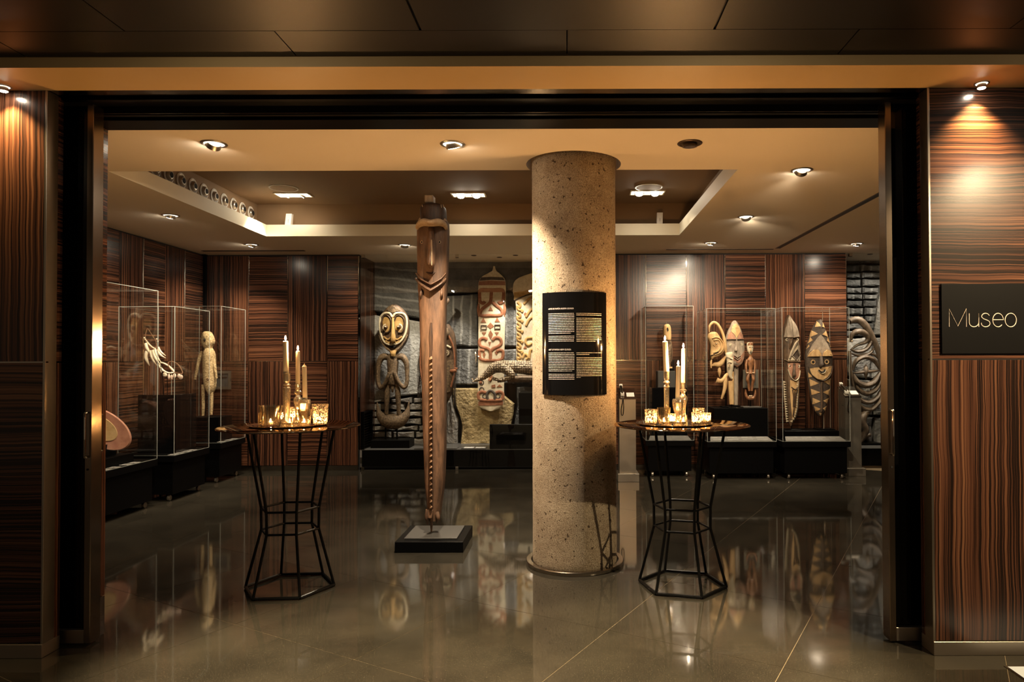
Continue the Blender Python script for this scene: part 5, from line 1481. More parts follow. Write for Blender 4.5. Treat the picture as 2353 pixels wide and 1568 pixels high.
E_.limb('eye_bar', [(118, 850, -.04), (160, 848, -.06), (205, 842, -.07), (260, 838, -.06), (302, 832, -.03)], [(4, 6), (9, 14), (12, 18), (9, 14), (4, 6)], fm)
E_.limb('eye_star', [(205, 792, -.05), (207, 820, -.07), (206, 850, -.08), (206, 890, -.05)], [(3, 6), (15, 16), (15, 16), (2, 5)], fm)
E_.limb('leg', [(215, 1110, -.02), (185, 1150, -.04), (180, 1195, -.04), (200, 1240, -.04), (185, 1290, -.04), (165, 1322, -.03)], [(22, 26), (26, 30), (30, 32), (26, 30), (20, 26), (12, 20)], fm, n=12)
E_.limb('foot', [(190, 1290, -.04), (225, 1270, -.06), (236, 1282, -.06)], [(14, 18), (14, 18), (5, 8)], fm)
E_.limb('mount', [(205, 1240, .05), (205, 1338, .05)], [5, 5], M['black'], k=1)
E_.box('stand', 140, 290, 1322, 1341, -.10, .14, M['black'])
E_ = Ex('carved_paddle', 'tall narrow carved board at the far right of the right vitrine', 'carving', 9.97, C4, (385, 1330))
E_.t.location.z = .2805; WL[E_.t.name] = Vector(E_.t.location)
E_.relief('blade', [(488, 340, 420), (510, 332, 430), (600, 330, 432), (800, 336, 430), (1000, 345, 425), (1100, 360, 410)], .05, .03, fm, nz=24)
E_.limb('shaft', [(385, 1090), (385, 1335)], [(12, 10), (10, 8)], fm, k=1)
E_ = Ex('spiral_disc', 'round carved spiral disc peeping out beside the right door post', 'carving', 10.05, C4, (345, 1330))
E_.t.location.z = .2805; WL[E_.t.name] = Vector(E_.t.location)
c = E_.v(348, 1158); kk = E_.k()
part('disc', lambda b: lathe(b, (c.x, 10.05, c.z), [(kk * 34, .03), (kk * 35, .01), (kk * 32, -.01), (kk * 10, -.02)], 28, 'y'), M['tanwood'], E_.t, True)
for r_ in (28, 20, 12):
    part('groove', lambda b: torus(b, (c.x, 10.05 - .016, c.z), kk * r_, kk * 2.5, 'y', 28, 6), M['fig_dark'], E_.t, True)
E_.limb('stem', [(348, 1185, .02), (348, 1338, .02)], [(5, 5), (5, 5)], M['black'], k=1)

# ---- showcase of heads
C5 = crop(1600, 700, 180 / 1086)
ZH = .9125
def onto(E_, z):
    E_.t.location.z = z; WL[E_.t.name] = Vector(E_.t.location)
def zrod(E_, x, y, dy, z, r=.006, plate=None, mat=None):
    a = E_.v(x, y, dy)
    part('rod', lambda b: cyl(b, a, (a.x, a.y, z), r, 8), mat or M['black'], E_.t)
    if plate:
        pbox('stand', E_.t, M['black'], a.x - plate, a.x + plate, a.y - .09, a.y + .09, z, z + .012, .002)
E_ = Ex('hornbill_head', 'tan carved head with big arching crest and open beak', 'sculpture', 9.21, C5, (330, 1440)); onto(E_, ZH)
tw = M['tanwood']
E_.limb('crest', [(180, 385, -.02), (186, 300, -.03), (240, 250, -.03), (305, 290, -.03), (360, 390, -.03), (392, 500, -.03), (405, 600, -.02), (412, 690, -.01)], [(8, 14), (16, 22), (22, 26), (22, 26), (20, 26), (20, 26), (22, 26), (14, 20)], tw, n=12)
HH = E_.relief('head', [(378, 225, 270), (395, 185, 300), (430, 172, 325), (470, 170, 350), (520, 190, 385), (570, 205, 402), (620, 208, 408), (670, 205, 385), (710, 204, 340), (740, 210, 270), (756, 215, 232)], .07, .05, tw, nz=40, power=.6)
for r_, w_ in ((38, 5), (24, 4)):
    E_.ring('eye_ring', 275, 545, r_, w_, tw, HH)
E_.ball('pupil', 275, 543, 13, M['post_pale'], HH, fl=1.4)
E_.bands('carved_line', HH, [[(215, 470), (270, 455), (330, 480), (370, 540), (365, 610), (320, 670), (250, 700)], [(240, 500), (300, 490), (330, 540), (325, 600), (290, 650), (235, 670)]], 7, tw, .010)
E_.bands('mouth_line', HH, [[(206, 708), (250, 690), (300, 660)]], 5, M['hole'], .010)
E_.limb('beak', [(214, 850, -.02), (260, 835, -.03), (320, 830, -.03), (370, 780, -.03), (410, 715, -.02)], [(14, 14), (30, 26), (38, 30), (30, 26), (12, 14)], tw, n=12)
E_.limb('beak_tip', [(212, 765, -.02), (204, 820, -.02), (206, 882, -.02)], [(10, 12), (14, 14), (9, 10)], tw)
E_.limb('pendant', [(320, 872, -.02), (320, 930, -.03), (322, 1005, -.02)], [(14, 12), (26, 18), (6, 8)], tw, n=12)
zrod(E_, 400, 760, .01, ZH, .005, .06)
E_ = Ex('oval_mask', 'oval grey and rose face mask with chevron mouth on a pole', 'mask', 9.385, C5, (550, 1440)); onto(E_, ZH)
OM = E_.relief('face', [(222, 530, 560), (250, 505, 585), (300, 485, 612), (360, 455, 638), (420, 435, 655), (480, 424, 668), (560, 424, 680), (650, 428, 682), (720, 440, 676), (780, 470, 664), (830, 505, 635), (875, 560, 585)], .085, .04, M['greywood'], nz=50, power=.55)
E_.pieces('brow_band', OM, [[(430, 488), (445, 420), (480, 375), (520, 425), (545, 485)], [(560, 485), (585, 425), (610, 375), (650, 420), (664, 485)]], M['pinkred'], .010)
E_.pieces('crown_patch', OM, [[(480, 370), (500, 300), (545, 262), (590, 300), (612, 370), (575, 430), (552, 470), (525, 420)]], M['tanwood'], .008)
E_.bands('brow_shadow', OM, [[(428, 490), (490, 488), (545, 489)], [(560, 488), (610, 486), (666, 487)]], 6, M['hole'], .012, k=1)  # near-black bands painted in for the shadow under the brow
E_.pieces('jaw_patch', OM, [[(470, 690), (520, 720), (560, 760), (610, 720), (675, 640), (672, 730), (640, 810), (575, 868), (525, 840)]], M['pinkred'], .006)
for x, y in ((476, 562), (625, 556)):
    E_.ring('eye_ring', x, y, 16, 4, M['cream'], OM); E_.ball('pupil', x, y, 9, M['cream'], OM, fl=1.5)
E_.limb('nose', [(551, 500, -.085), (551, 580, -.11), (550, 640, -.125), (550, 662, -.10)], [(10, 12), (14, 18), (22, 26), (6, 8)], M['greywood'])
E_.bands('mouth', OM, [[(520, 705), (560, 738), (608, 705)], [(520, 735), (560, 768), (605, 735)]], 7, M['greywood'], .014, k=1)
E_.limb('pole', [(553, 860, .02), (553, 1100, .02), (550, 1395, .02)], [(34, 26), (32, 24), (28, 22)], M['greywood'], n=12)
E_.box('stand', 430, 590, 1395, 1404, -.08, .08, M['black'])
a = E_.v(535, 1395); part('rod', lambda b: cyl(b, (a.x, 9.385, a.z), (a.x, 9.385, ZH), .006, 8), M['black'], E_.t)
E_ = Ex('bird_staff', 'pale staff with carved bird head and hooked branch', 'sculpture', 9.06, C5, (470, 1440)); onto(E_, ZH)
E_.limb('crown', [(455, 662, 0), (458, 690, 0), (460, 740, 0)], [(44, 34), (54, 42), (48, 40)], M['cream'], n=14)
E_.limb('head', [(462, 740, -.01), (470, 800, -.02), (468, 870, -.02), (465, 930, -.01), (470, 990, 0), (500, 1030, .01)], [(46, 38), (48, 40), (46, 38), (40, 32), (28, 26), (16, 18)], M['cream'], n=14)
E_.limb('headband', [(415, 735, -.03), (462, 748, -.075), (510, 775, -.03)], [(6, 8), (8, 10), (6, 8)], M['fig'])
E_.limb('lid', [(432, 825, -.05), (460, 805, -.085), (495, 820, -.05)], [(4, 6), (6, 8), (4, 6)], M['fig'])
E_.ring('eye', 458, 852, 14, 4, tw, dy=-.085)
E_.ball('pupil', 458, 852, 7, M['hole'], dy=-.09)
E_.limb('neck', [(505, 930, .02), (508, 1100, .02), (505, 1390, .02)], [(14, 16), (14, 16), (14, 16)], tw)
E_.limb('shaft', [(478, 1060, 0), (482, 1200, 0), (490, 1385, 0)], [(40, 32), (38, 30), (32, 28)], tw, n=12)
E_.limb('branch', [(284, 1050, -.03), (330, 1062, -.03), (375, 1040, -.03), (410, 990, -.02), (440, 960, 0)], [(36, 22), (30, 22), (26, 20), (26, 20), (20, 18)], tw, n=12)
E_.limb('hook', [(395, 1010, -.02), (402, 1100, -.03), (385, 1200, -.03), (350, 1310, -.02)], [(34, 24), (30, 22), (24, 20), (14, 14)], tw, n=12)
a = E_.v(490, 1385); part('rod', lambda b: cyl(b, (a.x, 9.06, a.z), (a.x, 9.06, ZH), .006, 8), M['black'], E_.t)
pbox('stand', E_.t, M['black'], a.x - .05, a.x + .05, 9.01, 9.11, ZH, ZH + .01, .002)

def small_figure(E_, mat, face, bits):
    pass
E_ = Ex('standing_figure', 'small polished red-brown standing figure on a crescent', 'sculpture', 9.16, C5, (755, 1440)); onto(E_, ZH)
rw = M['redwood']
FR = E_.relief('head', [(524, 730, 782), (540, 715, 795), (600, 714, 797), (650, 722, 790), (690, 740, 772)], .05, .03, M['cream'], nz=24, power=.6)
E_.pieces('cap', FR, [[(716, 570), (722, 532), (755, 524), (790, 532), (795, 570), (755, 562)]], rw, .006)
E_.limb('nose', [(756, 575, -.05), (756, 640, -.065)], [(4, 6), (8, 10)], M['tanwood'], k=1)
E_.bands('mouth', FR, [[(745, 665), (756, 672), (768, 665)]], 3, M['hole'], .006)
for x in (738, 774): E_.bands('eye', FR, [[(x - 8, 592), (x + 8, 592)]], 3, M['hole'], .006, k=1)
E_.limb('torso', [(752, 690, 0), (752, 725, 0), (752, 770, 0), (752, 840, 0), (752, 900, 0), (752, 960, 0)], [(24, 24), (22, 22), (48, 34), (38, 32), (28, 28), (46, 34)], rw, n=14)
for sx in (-1, 1):
    E_.limb('arm', [(752 + sx * 45, 765, 0), (752 + sx * 60, 830, -.01), (752 + sx * 58, 900, -.02), (752 + sx * 52, 970, -.03)], [(18, 18), (17, 17), (14, 14), (11, 12)], rw)
    E_.limb('leg', [(752 + sx * 26, 950, 0), (752 + sx * 40, 1040, -.02), (752 + sx * 28, 1100, 0), (752 + sx * 16, 1200, 0)], [(24, 24), (23, 24), (20, 20), (16, 18)], rw)
    E_.limb('knee_band', [(752 + sx * 40 - 20, 948, -.04), (752 + sx * 40 + 14, 950, -.04)], [9, 9], M['post_pale'], k=1)
    E_.limb('crescent_horn', [(752 + sx * 66, 1180, 0), (752 + sx * 66, 1240, 0), (752 + sx * 40, 1295, 0), (752, 1305, 0)], [(6, 8), (16, 16), (22, 20), (24, 22)], rw)
E_.limb('foot', [(730, 1270, -.04), (775, 1270, -.04)], [10, 10], M['post_pale'], k=1)
zrod(E_, 745, 1320, 0, ZH, .005); 
a = E_.v(758, 1320)
part('rod', lambda b: cyl(b, (a.x, 9.16, a.z), (a.x, 9.16, ZH), .005, 8), M['black'], E_.t)
pbox('stand', E_.t, M['board'], a.x - .12, a.x + .12, 9.08, 9.25, ZH, ZH + .012, .002)

# ---- showcase of the two long masks
C6 = crop(1780, 700, 180 / 830)
ZM = .606
E_ = Ex('long_mask', 'slender long mask with two stacked faces and toothed chin, left of the pair', 'mask', 9.20, C6, (180, 1330)); onto(E_, ZM)
LM = E_.relief('body', [(108, 155, 165), (130, 145, 182), (180, 128, 215), (240, 112, 248), (300, 104, 265), (345, 100, 272), (420, 104, 273), (570, 110, 278), (620, 120, 281), (760, 122, 279), (900, 130, 275), (1000, 135, 271), (1100, 146, 266), (1200, 155, 244), (1250, 164, 215), (1290, 176, 190)], .09, .04, M['fig_dark'], nz=80, nx=16, power=.5)
E_.pieces('hood', LM, [[(105, 345), (120, 250), (145, 150), (165, 112), (185, 345)], [(190, 345), (172, 112), (215, 180), (250, 260), (270, 338)]], M['greywood'], .014)
E_.bands('hood_edge', LM, [[(102, 348), (190, 350), (272, 340)]], 5, M['fig'], .022, k=1)
for x in (130, 240): E_.ring('upper_eye', x, 374, 11, 4, M['cream'], LM)
E_.limb('upper_nose', [(190, 355, -.09), (170, 410, -.12), (160, 470, -.10)], [(10, 12), (14, 18), (6, 8)], M['fig_dark'])
E_.pieces('diamond_field', LM, [[(140, 592), (165, 500), (205, 410), (235, 380), (258, 420), (268, 500), (276, 592)]], M['cream'], .010)
E_.pieces('diamond', LM, [[(185, 540), (232, 480), (262, 545), (225, 590)]], M['char'], .016)
E_.bands('zigzag', LM, [[(150, 575), (180, 500), (210, 430), (235, 395), (255, 440), (265, 520)], [(172, 545), (232, 470), (270, 545), (225, 598), (172, 545)]], 5, M['greywood'], .018, k=1)
E_.bands('brow_bar', LM, [[(112, 582), (140, 604), (200, 606), (276, 604)]], 8, M['fig'], .016, k=1)
E_.pieces('lower_face', LM, [[(138, 625), (200, 618), (276, 622), (272, 700), (250, 765), (212, 792), (170, 765), (145, 700)]], M['pinkred'], .010)
E_.limb('lower_nose', [(208, 625, -.095), (205, 700, -.125), (205, 755, -.13), (205, 778, -.10)], [(10, 12), (14, 18), (20, 22), (6, 8)], M['fig_dark'])
for x in (162, 250): E_.ring('lower_eye', x, 656, 13, 5, M['cream'], LM); E_.ball('lower_pupil', x, 654, 8, M['hole'], LM)
E_.bands('beard_rim', LM, [[(140, 690), (165, 770), (208, 806), (250, 775), (270, 700)]], 5, M['cream'], .016)
E_.pieces('beak_field', LM, [[(160, 800), (208, 815), (255, 800), (250, 930), (232, 1100), (205, 1180), (190, 1230), (172, 1100), (160, 930)]], M['tanwood'], .008)
E_.bands('beak_line', LM, [[(170, 875), (205, 898), (242, 872)], [(205, 915), (200, 1000), (195, 1100), (188, 1180)], [(180, 900), (190, 980), (190, 1080)], [(235, 900), (215, 980), (208, 1080)]], 5, M['fig_dark'], .016)
tl_ = []
for k in range(17):
    y = 810 + k * 26
    l, r = LM.lr(E_.v(0, y + 12).z)
    kx = E_.k(); x0 = E_.v(0, 0).x
    cl, c_r = (l - x0) / kx + 4, (r - x0) / kx - 4
    tl_.append([(cl, y), (cl, y + 24), (cl + 24, y + 14)]); tl_.append([(c_r, y), (c_r, y + 24), (c_r - 24, y + 12)])
E_.pieces('tooth', LM, tl_, M['cream'], .010)
zrod(E_, 180, 1260, .02, ZM, .006, .10)
E_ = Ex('broad_mask', 'broad oval mask with cream and black triangles, right of the pair', 'mask', 9.22, C6, (498, 1330)); onto(E_, ZM)
BM = E_.relief('body', [(158, 470, 512), (200, 447, 527), (250, 418, 546), (300, 396, 564), (400, 366, 594), (500, 346, 618), (570, 341, 628), (680, 349, 622), (750, 360, 611), (900, 385, 600), (1000, 402, 585), (1100, 430, 560), (1150, 455, 540), (1182, 480, 515)], .085, .035, M['char'], nz=80, nx=16, power=.6)
E_.pieces('triangle', BM, [[(460, 175), (432, 238), (482, 232)], [(520, 180), (500, 238), (546, 250)], [(402, 275), (382, 345), (452, 312)], [(556, 272), (500, 318), (572, 345)], [(385, 345), (362, 412), (402, 378)], [(575, 350), (553, 385), (592, 408)], [(366, 425), (350, 470), (375, 440)], [(592, 425), (600, 450), (610, 445)],
                           [(375, 790), (385, 868), (462, 835)], [(608, 780), (510, 815), (602, 868)], [(390, 895), (400, 960), (475, 930)], [(600, 890), (505, 930), (588, 970)], [(408, 990), (415, 1060), (478, 1025)], [(588, 990), (508, 1020), (572, 1062)], [(425, 1080), (445, 1135), (480, 1105)], [(562, 1075), (505, 1100), (540, 1140)], [(362, 720), (368, 775), (400, 765)], [(612, 715), (585, 760), (606, 775)], [(470, 1150), (490, 1178), (495, 1150)]], M['tanwood'], .008)
E_.pieces('forehead', BM, [[(350, 540), (400, 420), (455, 345), (482, 320), (512, 350), (570, 430), (618, 530), (560, 480), (500, 545), (440, 480)]], M['greywood'], .004)
E_.pieces('brow', BM, [[(352, 552), (375, 510), (412, 480), (450, 482), (475, 515), (488, 550)], [(500, 548), (515, 505), (550, 480), (585, 490), (620, 545)]], M['tanwood'], .034)
E_.pieces('chin', BM, [[(365, 680), (420, 670), (490, 665), (560, 660), (608, 655), (595, 720), (555, 770), (500, 800), (440, 785), (395, 745)]], M['tanwood'], .016)
E_.limb('nose', [(492, 545, -.10), (494, 600, -.13), (494, 650, -.14), (492, 672, -.11)], [(14, 14), (20, 22), (26, 26), (8, 10)], M['char'])
for x, y in ((406, 612), (548, 608)): E_.ring('eye_ring', x, y, 20, 6, M['tanwood'], BM); E_.ball('pupil', x, y, 11, M['hole'], BM)
E_.bands('mouth', BM, [[(452, 695), (475, 715), (510, 712), (522, 690)]], 9, M['hole'], .020)
E_.bands('lip', BM, [[(445, 700), (475, 728), (512, 724), (528, 692)]], 4, M['cream'], .022)
E_.bands('jaw_line', BM, [[(360, 660), (385, 740), (440, 790), (500, 806), (560, 778), (602, 720), (615, 650)]], 4, M['char'], .018)
E_.bands('beard_ridge', BM, [[(490, 820), (488, 900), (490, 1000), (490, 1090), (488, 1140)]], 8, M['fig_dark'], .012)
zrod(E_, 520, 1150, .03, ZM, .008, .12, M['phone_steel'])
E_.limb('top_rod', [(508, 82, .03), (508, 175, .03)], [3, 3], M['phone_steel'], k=1)

# ---- small figure in the narrow showcase
C7 = crop(1460, 690, 160 / 929)
E_ = Ex('hooded_figure', 'small weathered figure with pointed hood in the narrow showcase', 'sculpture', 9.38, C7, (440, 950)); onto(E_, 1.401)
SF = E_.relief('hood', [(318, 415, 445), (340, 385, 470), (400, 375, 482), (480, 378, 485), (530, 392, 482)], .06, .04, M['tanwood'], nz=24, power=.55)
E_.pieces('face_hollow', SF, [[(415, 380), (432, 362), (442, 400), (430, 425)]], M['hole'], .004)
E_.limb('tip', [(415, 290, 0), (413, 325, 0)], [3, 6], M['fig_dark'], k=1)
E_.limb('body', [(440, 520, 0), (455, 590, 0), (445, 680, 0), (440, 760, 0), (450, 850, 0)], [(34, 30), (30, 28), (36, 32), (34, 30), (28, 26)], M['fig'], n=12)
for sx in (-1, 1):
    E_.limb('arm', [(445 + sx * 30, 560, 0), (440 + sx * 46, 660, -.01), (438 + sx * 48, 740, -.01), (440 + sx * 40, 820, -.02)], [(10, 12), (11, 12), (10, 12), (8, 10)], M['fig_dark'])
E_.limb('foot', [(400, 905, -.01), (490, 905, -.01)], [16, 16], M['tanwood'], k=1)
E_.limb('ankle', [(445, 840, 0), (445, 908, 0)], [22, 26], M['fig'], k=1)
a = E_.v(448, 915); pbox('stand', E_.t, M['black'], a.x - .06, a.x + .06, 9.33, 9.44, 1.401, a.z + .004, .002)

# ---- woven figure
C8 = crop(240, 640, 340 / 2050)
E_ = Ex('woven_figure', 'pale woven fibre figure with single round eye hole', 'sculpture', 9.02, C8, (1425, 1910)); onto(E_, .826)
wv = M['weave']
WR = E_.relief('head', [(732, 1370, 1410), (750, 1340, 1440), (800, 1322, 1468), (860, 1312, 1488), (900, 1318, 1482), (940, 1340, 1462), (975, 1360, 1452)], .08, .06, wv, nz=30, nx=14, power=.6)
E_.ball('eye_hole', 1400, 855, 14, M['hole'], WR, fl=1.6, rz=24)
E_.relief('body', [(970, 1362, 1450), (990, 1352, 1465), (1050, 1335, 1490), (1150, 1332, 1498), (1300, 1335, 1502), (1420, 1342, 1502), (1500, 1355, 1500), (1560, 1380, 1480), (1610, 1415, 1445)], .09, .06, wv, nz=40, nx=14, power=.6)
E_.ring('navel', 1428, 1400, 12, 5, M['cord'], dy=-.09)
for pts in ([(1352, 1010, 0), (1320, 1100, -.02), (1285, 1250, -.03), (1255, 1400, -.03)], [(1478, 1010, 0), (1505, 1100, -.02), (1532, 1250, -.03), (1553, 1385, -.03)]):
    E_.limb('arm', pts, [(20, 22), (24, 24), (20, 22), (14, 16)], wv)
E_.limb('leg', [(1362, 1470, 0), (1368, 1600, 0), (1370, 1760, 0), (1366, 1905, 0)], [(20, 24), (22, 26), (20, 24), (16, 20)], wv)
E_.limb('leg', [(1488, 1470, 0), (1486, 1600, 0), (1484, 1760, 0), (1480, 1890, 0)], [(20, 24), (22, 26), (20, 24), (16, 20)], wv)
a = E_.v(1425, 1600); part('rod', lambda b: cyl(b, (a.x, 9.05, a.z), (a.x, 9.05, .826), .006, 8), M['black'], E_.t)

# ---- tusk and shell necklaces
E_ = Ex('tusk_necklace', 'necklace of curved white boar tusks and shell beads on a rod', 'necklace', 7.95, C8, (640, 1585)); onto(E_, 1.171)
E_.limb('cord', [(595, 690, 0), (568, 790, -.02), (585, 880, -.05), (640, 950, -.07), (700, 975, -.06), (722, 940, -.03), (705, 860, .0), (650, 770, .01), (600, 692, .0)], 5, M['cord'], n=6, k=5)
for k in range(11):
    t = k / 10
    x = 552 + (700 - 552) * t; y = 825 + (975 - 825) * (1 - (1 - t) ** 1.5)
    E_.ball('bead', x, y, 12, M['shell'], dy=-.06)
for x, y in ((725, 840), (738, 872)): E_.ball('bead', x, y, 12, M['shell'], dy=-.03)
for pts, w_ in (([(572, 900, -.06), (585, 960, -.08), (612, 1010, -.08), (640, 1060, -.07)], 22), ([(588, 1005, -.07), (572, 1080, -.09), (590, 1150, -.09), (626, 1212, -.07)], 24), ([(635, 1000, -.07), (650, 1080, -.10), (690, 1160, -.10), (735, 1215, -.07)], 16),
                ([(668, 995, -.07), (690, 1070, -.10), (735, 1150, -.10), (785, 1215, -.07)], 17), ([(700, 985, -.07), (715, 1050, -.09), (750, 1120, -.09), (790, 1165, -.07)], 15), ([(735, 985, -.05), (760, 1040, -.07), (800, 1080, -.07), (852, 1105, -.05)], 16), ([(745, 955, -.04), (770, 1005, -.06), (805, 1040, -.06), (852, 1075, -.04)], 14)):
    E_.limb('tusk', pts, [w_, w_, w_ * .75, 2], M['shell'], n=10)
a = E_.v(870, 1180); 
part('rod', lambda b: tube(b, [E_.v(690, 975, .0), E_.v(760, 1150, .03), E_.v(800, 1300, .03), (E_.v(800, 1300).x, 7.98, 1.171)], .004, 6), M['black'], E_.t)
E_ = Ex('shell_necklace', 'necklace with cream band and round pink shell pendants on rods', 'necklace', 8.14, C8, (950, 1585)); onto(E_, 1.171)
E_.limb('band', [(762, 1180, -.02), (775, 1230, -.06), (830, 1285, -.08), (900, 1312, -.08), (958, 1300, -.05), (950, 1270, -.01), (890, 1215, .02), (820, 1175, .02), (775, 1168, .0)], [(10, 18)] * 9, M['shell'], k=5)
E_.limb('cord', [(885, 1165, 0), (930, 1150, .01), (1010, 1185, .02), (1065, 1260, .01), (1080, 1315, -.03), (1030, 1320, -.05), (950, 1290, -.05), (890, 1220, -.03), (885, 1165, 0)], 6, M['cord'], n=6, k=5)
for x, y, r_, rz_ in ((790, 1280, 18, 30), (838, 1335, 33, 33), (893, 1362, 18, 38), (930, 1372, 17, 34), (970, 1350, 24, 34), (1032, 1352, 24, 28), (1058, 1368, 30, 34)):
    E_.ball('shell_pendant', x, y, r_, M['shell_pink'] if x > 880 else M['shell'], dy=-.09, fl=.5, rz=rz_)
for x in (872, 978):
    a = E_.v(x, 1300, .0); part('rod', lambda b: cyl(b, a, (a.x, a.y, 1.171), .004, 8), M['black'], E_.t)

# ---- rose bowl leaning in the nearest left showcase
c = at(233, 985, 6.86)
t = thing('carved_bowl', (c.x, c.y, .601), 'rose and cream painted oval bowl leaning in the left showcase', 'bowl')
def ovalf(rx, rz, y0, y1, cx=0, cz=0, n=36):
    def f(b):
        L = []
        ang = math.radians(-38)
        for s_, y_ in ((.90, y1), (1.0, (y0 + y1) / 2), (.96, y0), (.6, y0 + .012 if y0 < -.02 else y0)):
            row = []
            for k in range(n):
                a = 2 * math.pi * k / n
                u = rx * s_ * math.cos(a) + cx; w_ = rz * s_ * math.sin(a) + cz
                X = u * math.cos(ang) - w_ * math.sin(ang); Z = u * math.sin(ang) + w_ * math.cos(ang)
                # face turned toward the gallery
                ca, sa = math.cos(math.radians(24)), math.sin(math.radians(24))
                row.append(b.verts.new((c.x + X * ca - y_ * sa, c.y + X * sa + y_ * ca, c.z + Z)))
            L.append(row)
        for p_, q_ in zip(L, L[1:]): bridge(b, p_, q_)
        b.faces.new(L[0][::-1]); b.faces.new(L[-1])
    return f
part('bowl', ovalf(.30, .17, -.03, .05), M['disc_red'], t, True)
part('painted_oval', ovalf(.185, .105, -.040, -.025, -.02, 0), M['disc_cream'], t, True)
part('crescent', ovalf(.075, .05, -.048, -.036, -.05, .02), M['disc_red'], t, True)
part('rest', lambda b: box(b, c.x - .06, c.x + .06, c.y - .02, c.y + .14, .601, .72), M['black'], t)

# =================================================================== writing
# ---- curved black text panel on the column
pr_ = CR + .012
zt_, zb_ = 2.047, 1.298
tp = thing('text_panel', (CC[0], CC[1] - pr_, zb_), 'curved glossy black text panel with two columns of print on the column', 'information panel')
WL[tp.name] = Vector((CC[0], CC[1] - pr_, zb_))
half = math.radians(45)
def arcp(a, r_): return (CC[0] + r_ * math.sin(a), CC[1] - r_ * math.cos(a))
def panelf(b):
    n = 28; I, O = [], []
    for k in range(n + 1):
        a = -half + 2 * half * k / n
        for lst, r_ in ((I, CR + .003), (O, pr_)):
            x, y = arcp(a, r_); lst.append((b.verts.new((x, y, zb_)), b.verts.new((x, y, zt_))))
    for k in range(n):
        b.faces.new((O[k][0], O[k + 1][0], O[k + 1][1], O[k][1])); b.faces.new((I[k + 1][0], I[k][0], I[k][1], I[k + 1][1]))
        b.faces.new((O[k][1], O[k + 1][1], I[k + 1][1], I[k][1])); b.faces.new((O[k + 1][0], O[k][0], I[k][0], I[k + 1][0]))
    for k in (0, n): b.faces.new((O[k][0], O[k][1], I[k][1], I[k][0]))
part('plate', panelf, M['black_gloss'], tp, True)
def px2a(px):   # horizontal pixel on the panel -> angle round the column
    return math.asin(max(-1, min(1, (px - 1321) / 97.0)))
def px2z(py): return zt_ + (zb_ - zt_) * (py - 673.5) / (907.5 - 673.5)
def textcurve(s, size, shear=0.0, bold=0.0):
    cu = bpy.data.curves.new('lettering', 'FONT'); cu.body = s; cu.size = size; cu.shear = shear; cu.offset = bold
    o = bpy.data.objects.new('lettering', cu); COL.objects.link(o)
    dg = bpy.context.evaluated_depsgraph_get(); dg.update()
    me = bpy.data.meshes.new_from_object(o.evaluated_get(dg))
    bpy.data.objects.remove(o, do_unlink=True)
    return me
def wrap_text(name, s, px0, px1, py0, py1, shear=.25, bold=0.0):
    me = textcurve(s, 1.0, shear, bold)
    xs = [v.co.x for v in me.vertices]; ys_ = [v.co.y for v in me.vertices]
    a0_, a1_ = px2a(px0), px2a(px1); z0, z1 = px2z(py1), px2z(py0)
    o_ = WL[tp.name]
    for v in me.vertices:
        a = a0_ + (a1_ - a0_) * (v.co.x - min(xs)) / (max(xs) - min(xs)); z = z0 + (z1 - z0) * (v.co.y - min(ys_)) / (max(ys_) - min(ys_))
        x, y = arcp(a, pr_ + .0008); v.co = (x - o_.x, y - o_.y, z - o_.z)
    me.materials.append(M['panel_ink'])
    ob = bpy.data.objects.new(name, me); COL.objects.link(ob); ob.parent = tp; WL[ob.name] = o_
    return ob
wrap_text('heading', 'ARTE DE PAPÚA NUEVA GUINEA', 1265.5, 1319.5, 708.6, 713.0, .25, .012)
wrap_text('heading', 'ART OF PAPUA NEW GUINEA', 1266, 1313.5, 802.6, 806.2, .25, .012)
def print_block(x0, x1, lines, seed):
    rr_ = random.Random(seed)
    def f(b):
        for (y, frac) in lines:
            x = x0; end = x0 + (x1 - x0) * frac
            while x < end - .5:
                w_ = min(rr_.choice((1.6, 2.4, 3.6, 5, 6.5, 8)), end - x)
                a0_, a1_ = px2a(x), px2a(x + w_); z0, z1 = px2z(y + .62), px2z(y - .62)
                p0 = arcp(a0_, pr_ + .0007); p1 = arcp(a1_, pr_ + .0007)
                b.faces.new([b.verts.new(q) for q in ((p0[0], p0[1], z0), (p1[0], p1[1], z0), (p1[0], p1[1], z1), (p0[0], p0[1], z1))])
                x += w_ + .75
    o_ = part('print', f, M['panel_ink'], tp); o_['kind'] = 'stuff'
st_ = 3.72
print_block(1266, 1320.5, [(722.5 + st_ * k, 1 if k < 12 else .87) for k in range(13)] + [(774 + st_ * k, 1) for k in range(4)], 1)
print_block(1325, 1378.5, [(722.5, 1), (726.2, 1)] + [(733.5 + st_ * k, 1 if k < 14 else .76) for k in range(15)], 2)
print_block(1266, 1320.5, [(812 + st_ * k, 1 if k < 11 else .91) for k in range(12)] + [(860.5 + st_ * k, 1) for k in range(4)], 3)
print_block(1325, 1379, [(812, 1), (815.7, .5)] + [(823 + st_ * k, 1 if k < 12 else .16) for k in range(13)], 4)

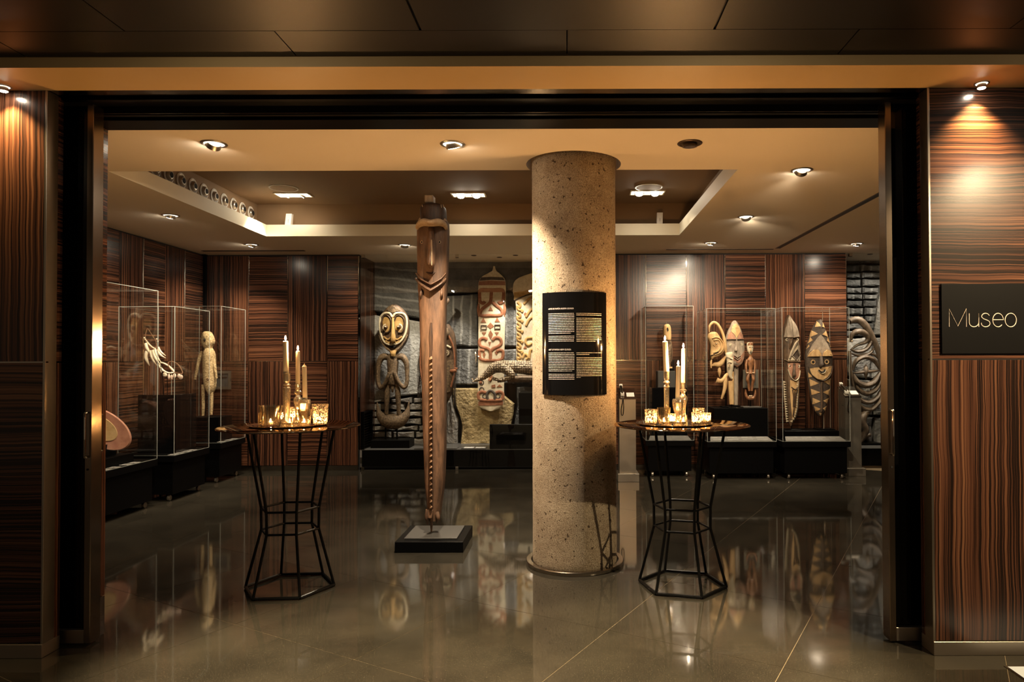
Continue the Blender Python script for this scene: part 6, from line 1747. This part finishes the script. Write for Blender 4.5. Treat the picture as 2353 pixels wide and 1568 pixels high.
# ---- Museo sign on the right front wall
E_ = Ex('museum_sign', 'flat black sign reading Museo in thin letters on the right wall', 'sign', YW - .012, ID, (2275, 813))
a = E_.v(2163, 652.5); b_ = E_.v(2398, 812.5)
pbox('plate', E_.t, M['sign'], a.x, b_.x, YW - .012, YW - .0005, b_.z, a.z, .001)
def stroke(pts, k=1, closed=False):
    P = [E_.v(x, y, -.002) for x, y in pts]
    return lambda bm_: tube(bm_, P, [(.0021, .0012)] * len(P), 6, k, planar=True, closed=closed)
def ell(cx, cy, rx, ry, a0_, a1_, n=22):
    return [(cx + rx * math.cos(math.radians(a0_ + (a1_ - a0_) * i / n)), cy - ry * math.sin(math.radians(a0_ + (a1_ - a0_) * i / n))) for i in range(n + 1)]
yb_, yx = 751.5, 720.5
letters = {
    'letter_m': [[(2181, yb_), (2181, 710), (2201, 750), (2220.5, 710), (2220.5, yb_)]],
    'letter_u': [[(2227, yx)] + ell(2238, 741, 11, 10.5, 180, 360, 14) + [(2249, yx)], [(2249, yx), (2249, yb_)]],
    'letter_s': [ell(2264.5, 728, 8.8, 7.6, 15, 190, 12) + [(2260, 733.2), (2268, 736.2)] + ell(2264.8, 743.7, 10, 7.8, 40, -190, 14)],
    'letter_e': [[(2281.2, 735.2), (2305.5, 735.2)] + ell(2293.3, 736, 12.2, 15.6, 0, 318, 26)],
    'letter_o': [ell(2322.5, 736, 13, 15.6, 0, 360, 30)],
}
for nm, ss in letters.items():
    def lf(bm_, ss=ss):
        for s_ in ss: stroke(s_)(bm_)
    part(nm, lf, M['sign_text'], E_.t, True)

STRUCT_LABELS = {
    'floor': ('polished dark stone floor of large diagonal tiles', 'floor'), 'ceiling_foyer': ('dark metal panel ceiling over the foyer', 'ceiling'),
    'ceiling_bulkhead': ('orange lit bulkhead above the wide opening', 'ceiling'), 'ceiling': ('warm plaster gallery ceiling with sunken coffer', 'ceiling'),
    'trim_1': ('black header with door tracks over the opening', 'trim'), 'wall_front_left': ('ebony veneered front wall left of the opening', 'wall'),
    'wall_front_right': ('ebony veneered front wall carrying the museum sign', 'wall'), 'wall_inner_left': ('narrow inner wall edge behind the left sliding door', 'wall'),
    'wall_inner_right': ('inner wall edge behind the right sliding door', 'wall'), 'door_1': ('steel framed sliding door slid open on the left', 'door'),
    'door_2': ('steel framed sliding door slid open on the right', 'door'), 'wall_back_left': ('ebony veneered back wall left of the big vitrine', 'wall'),
    'wall_back_right': ('ebony veneered back wall behind the right showcases', 'wall'), 'wall_left': ('ebony veneered side wall behind the left showcases', 'wall'),
    'wall_right': ('veneered side wall beyond the right door', 'wall'), 'wall_vitrine_left': ('stone lined big vitrine behind the carved post', 'wall'),
    'wall_vitrine_right': ('stone lined vitrine at the far right', 'wall'), 'window_1': ('left glass pane of the big vitrine', 'window'),
    'window_2': ('middle glass pane of the big vitrine', 'window'), 'window_3': ('right glass pane of the big vitrine, mostly behind the column', 'window'),
    'window_4': ('glass pane of the far right vitrine', 'window')}
for n_, (l_, c_) in STRUCT_LABELS.items():
    if n_ in bpy.data.objects: tag(bpy.data.objects[n_], l_, c_)
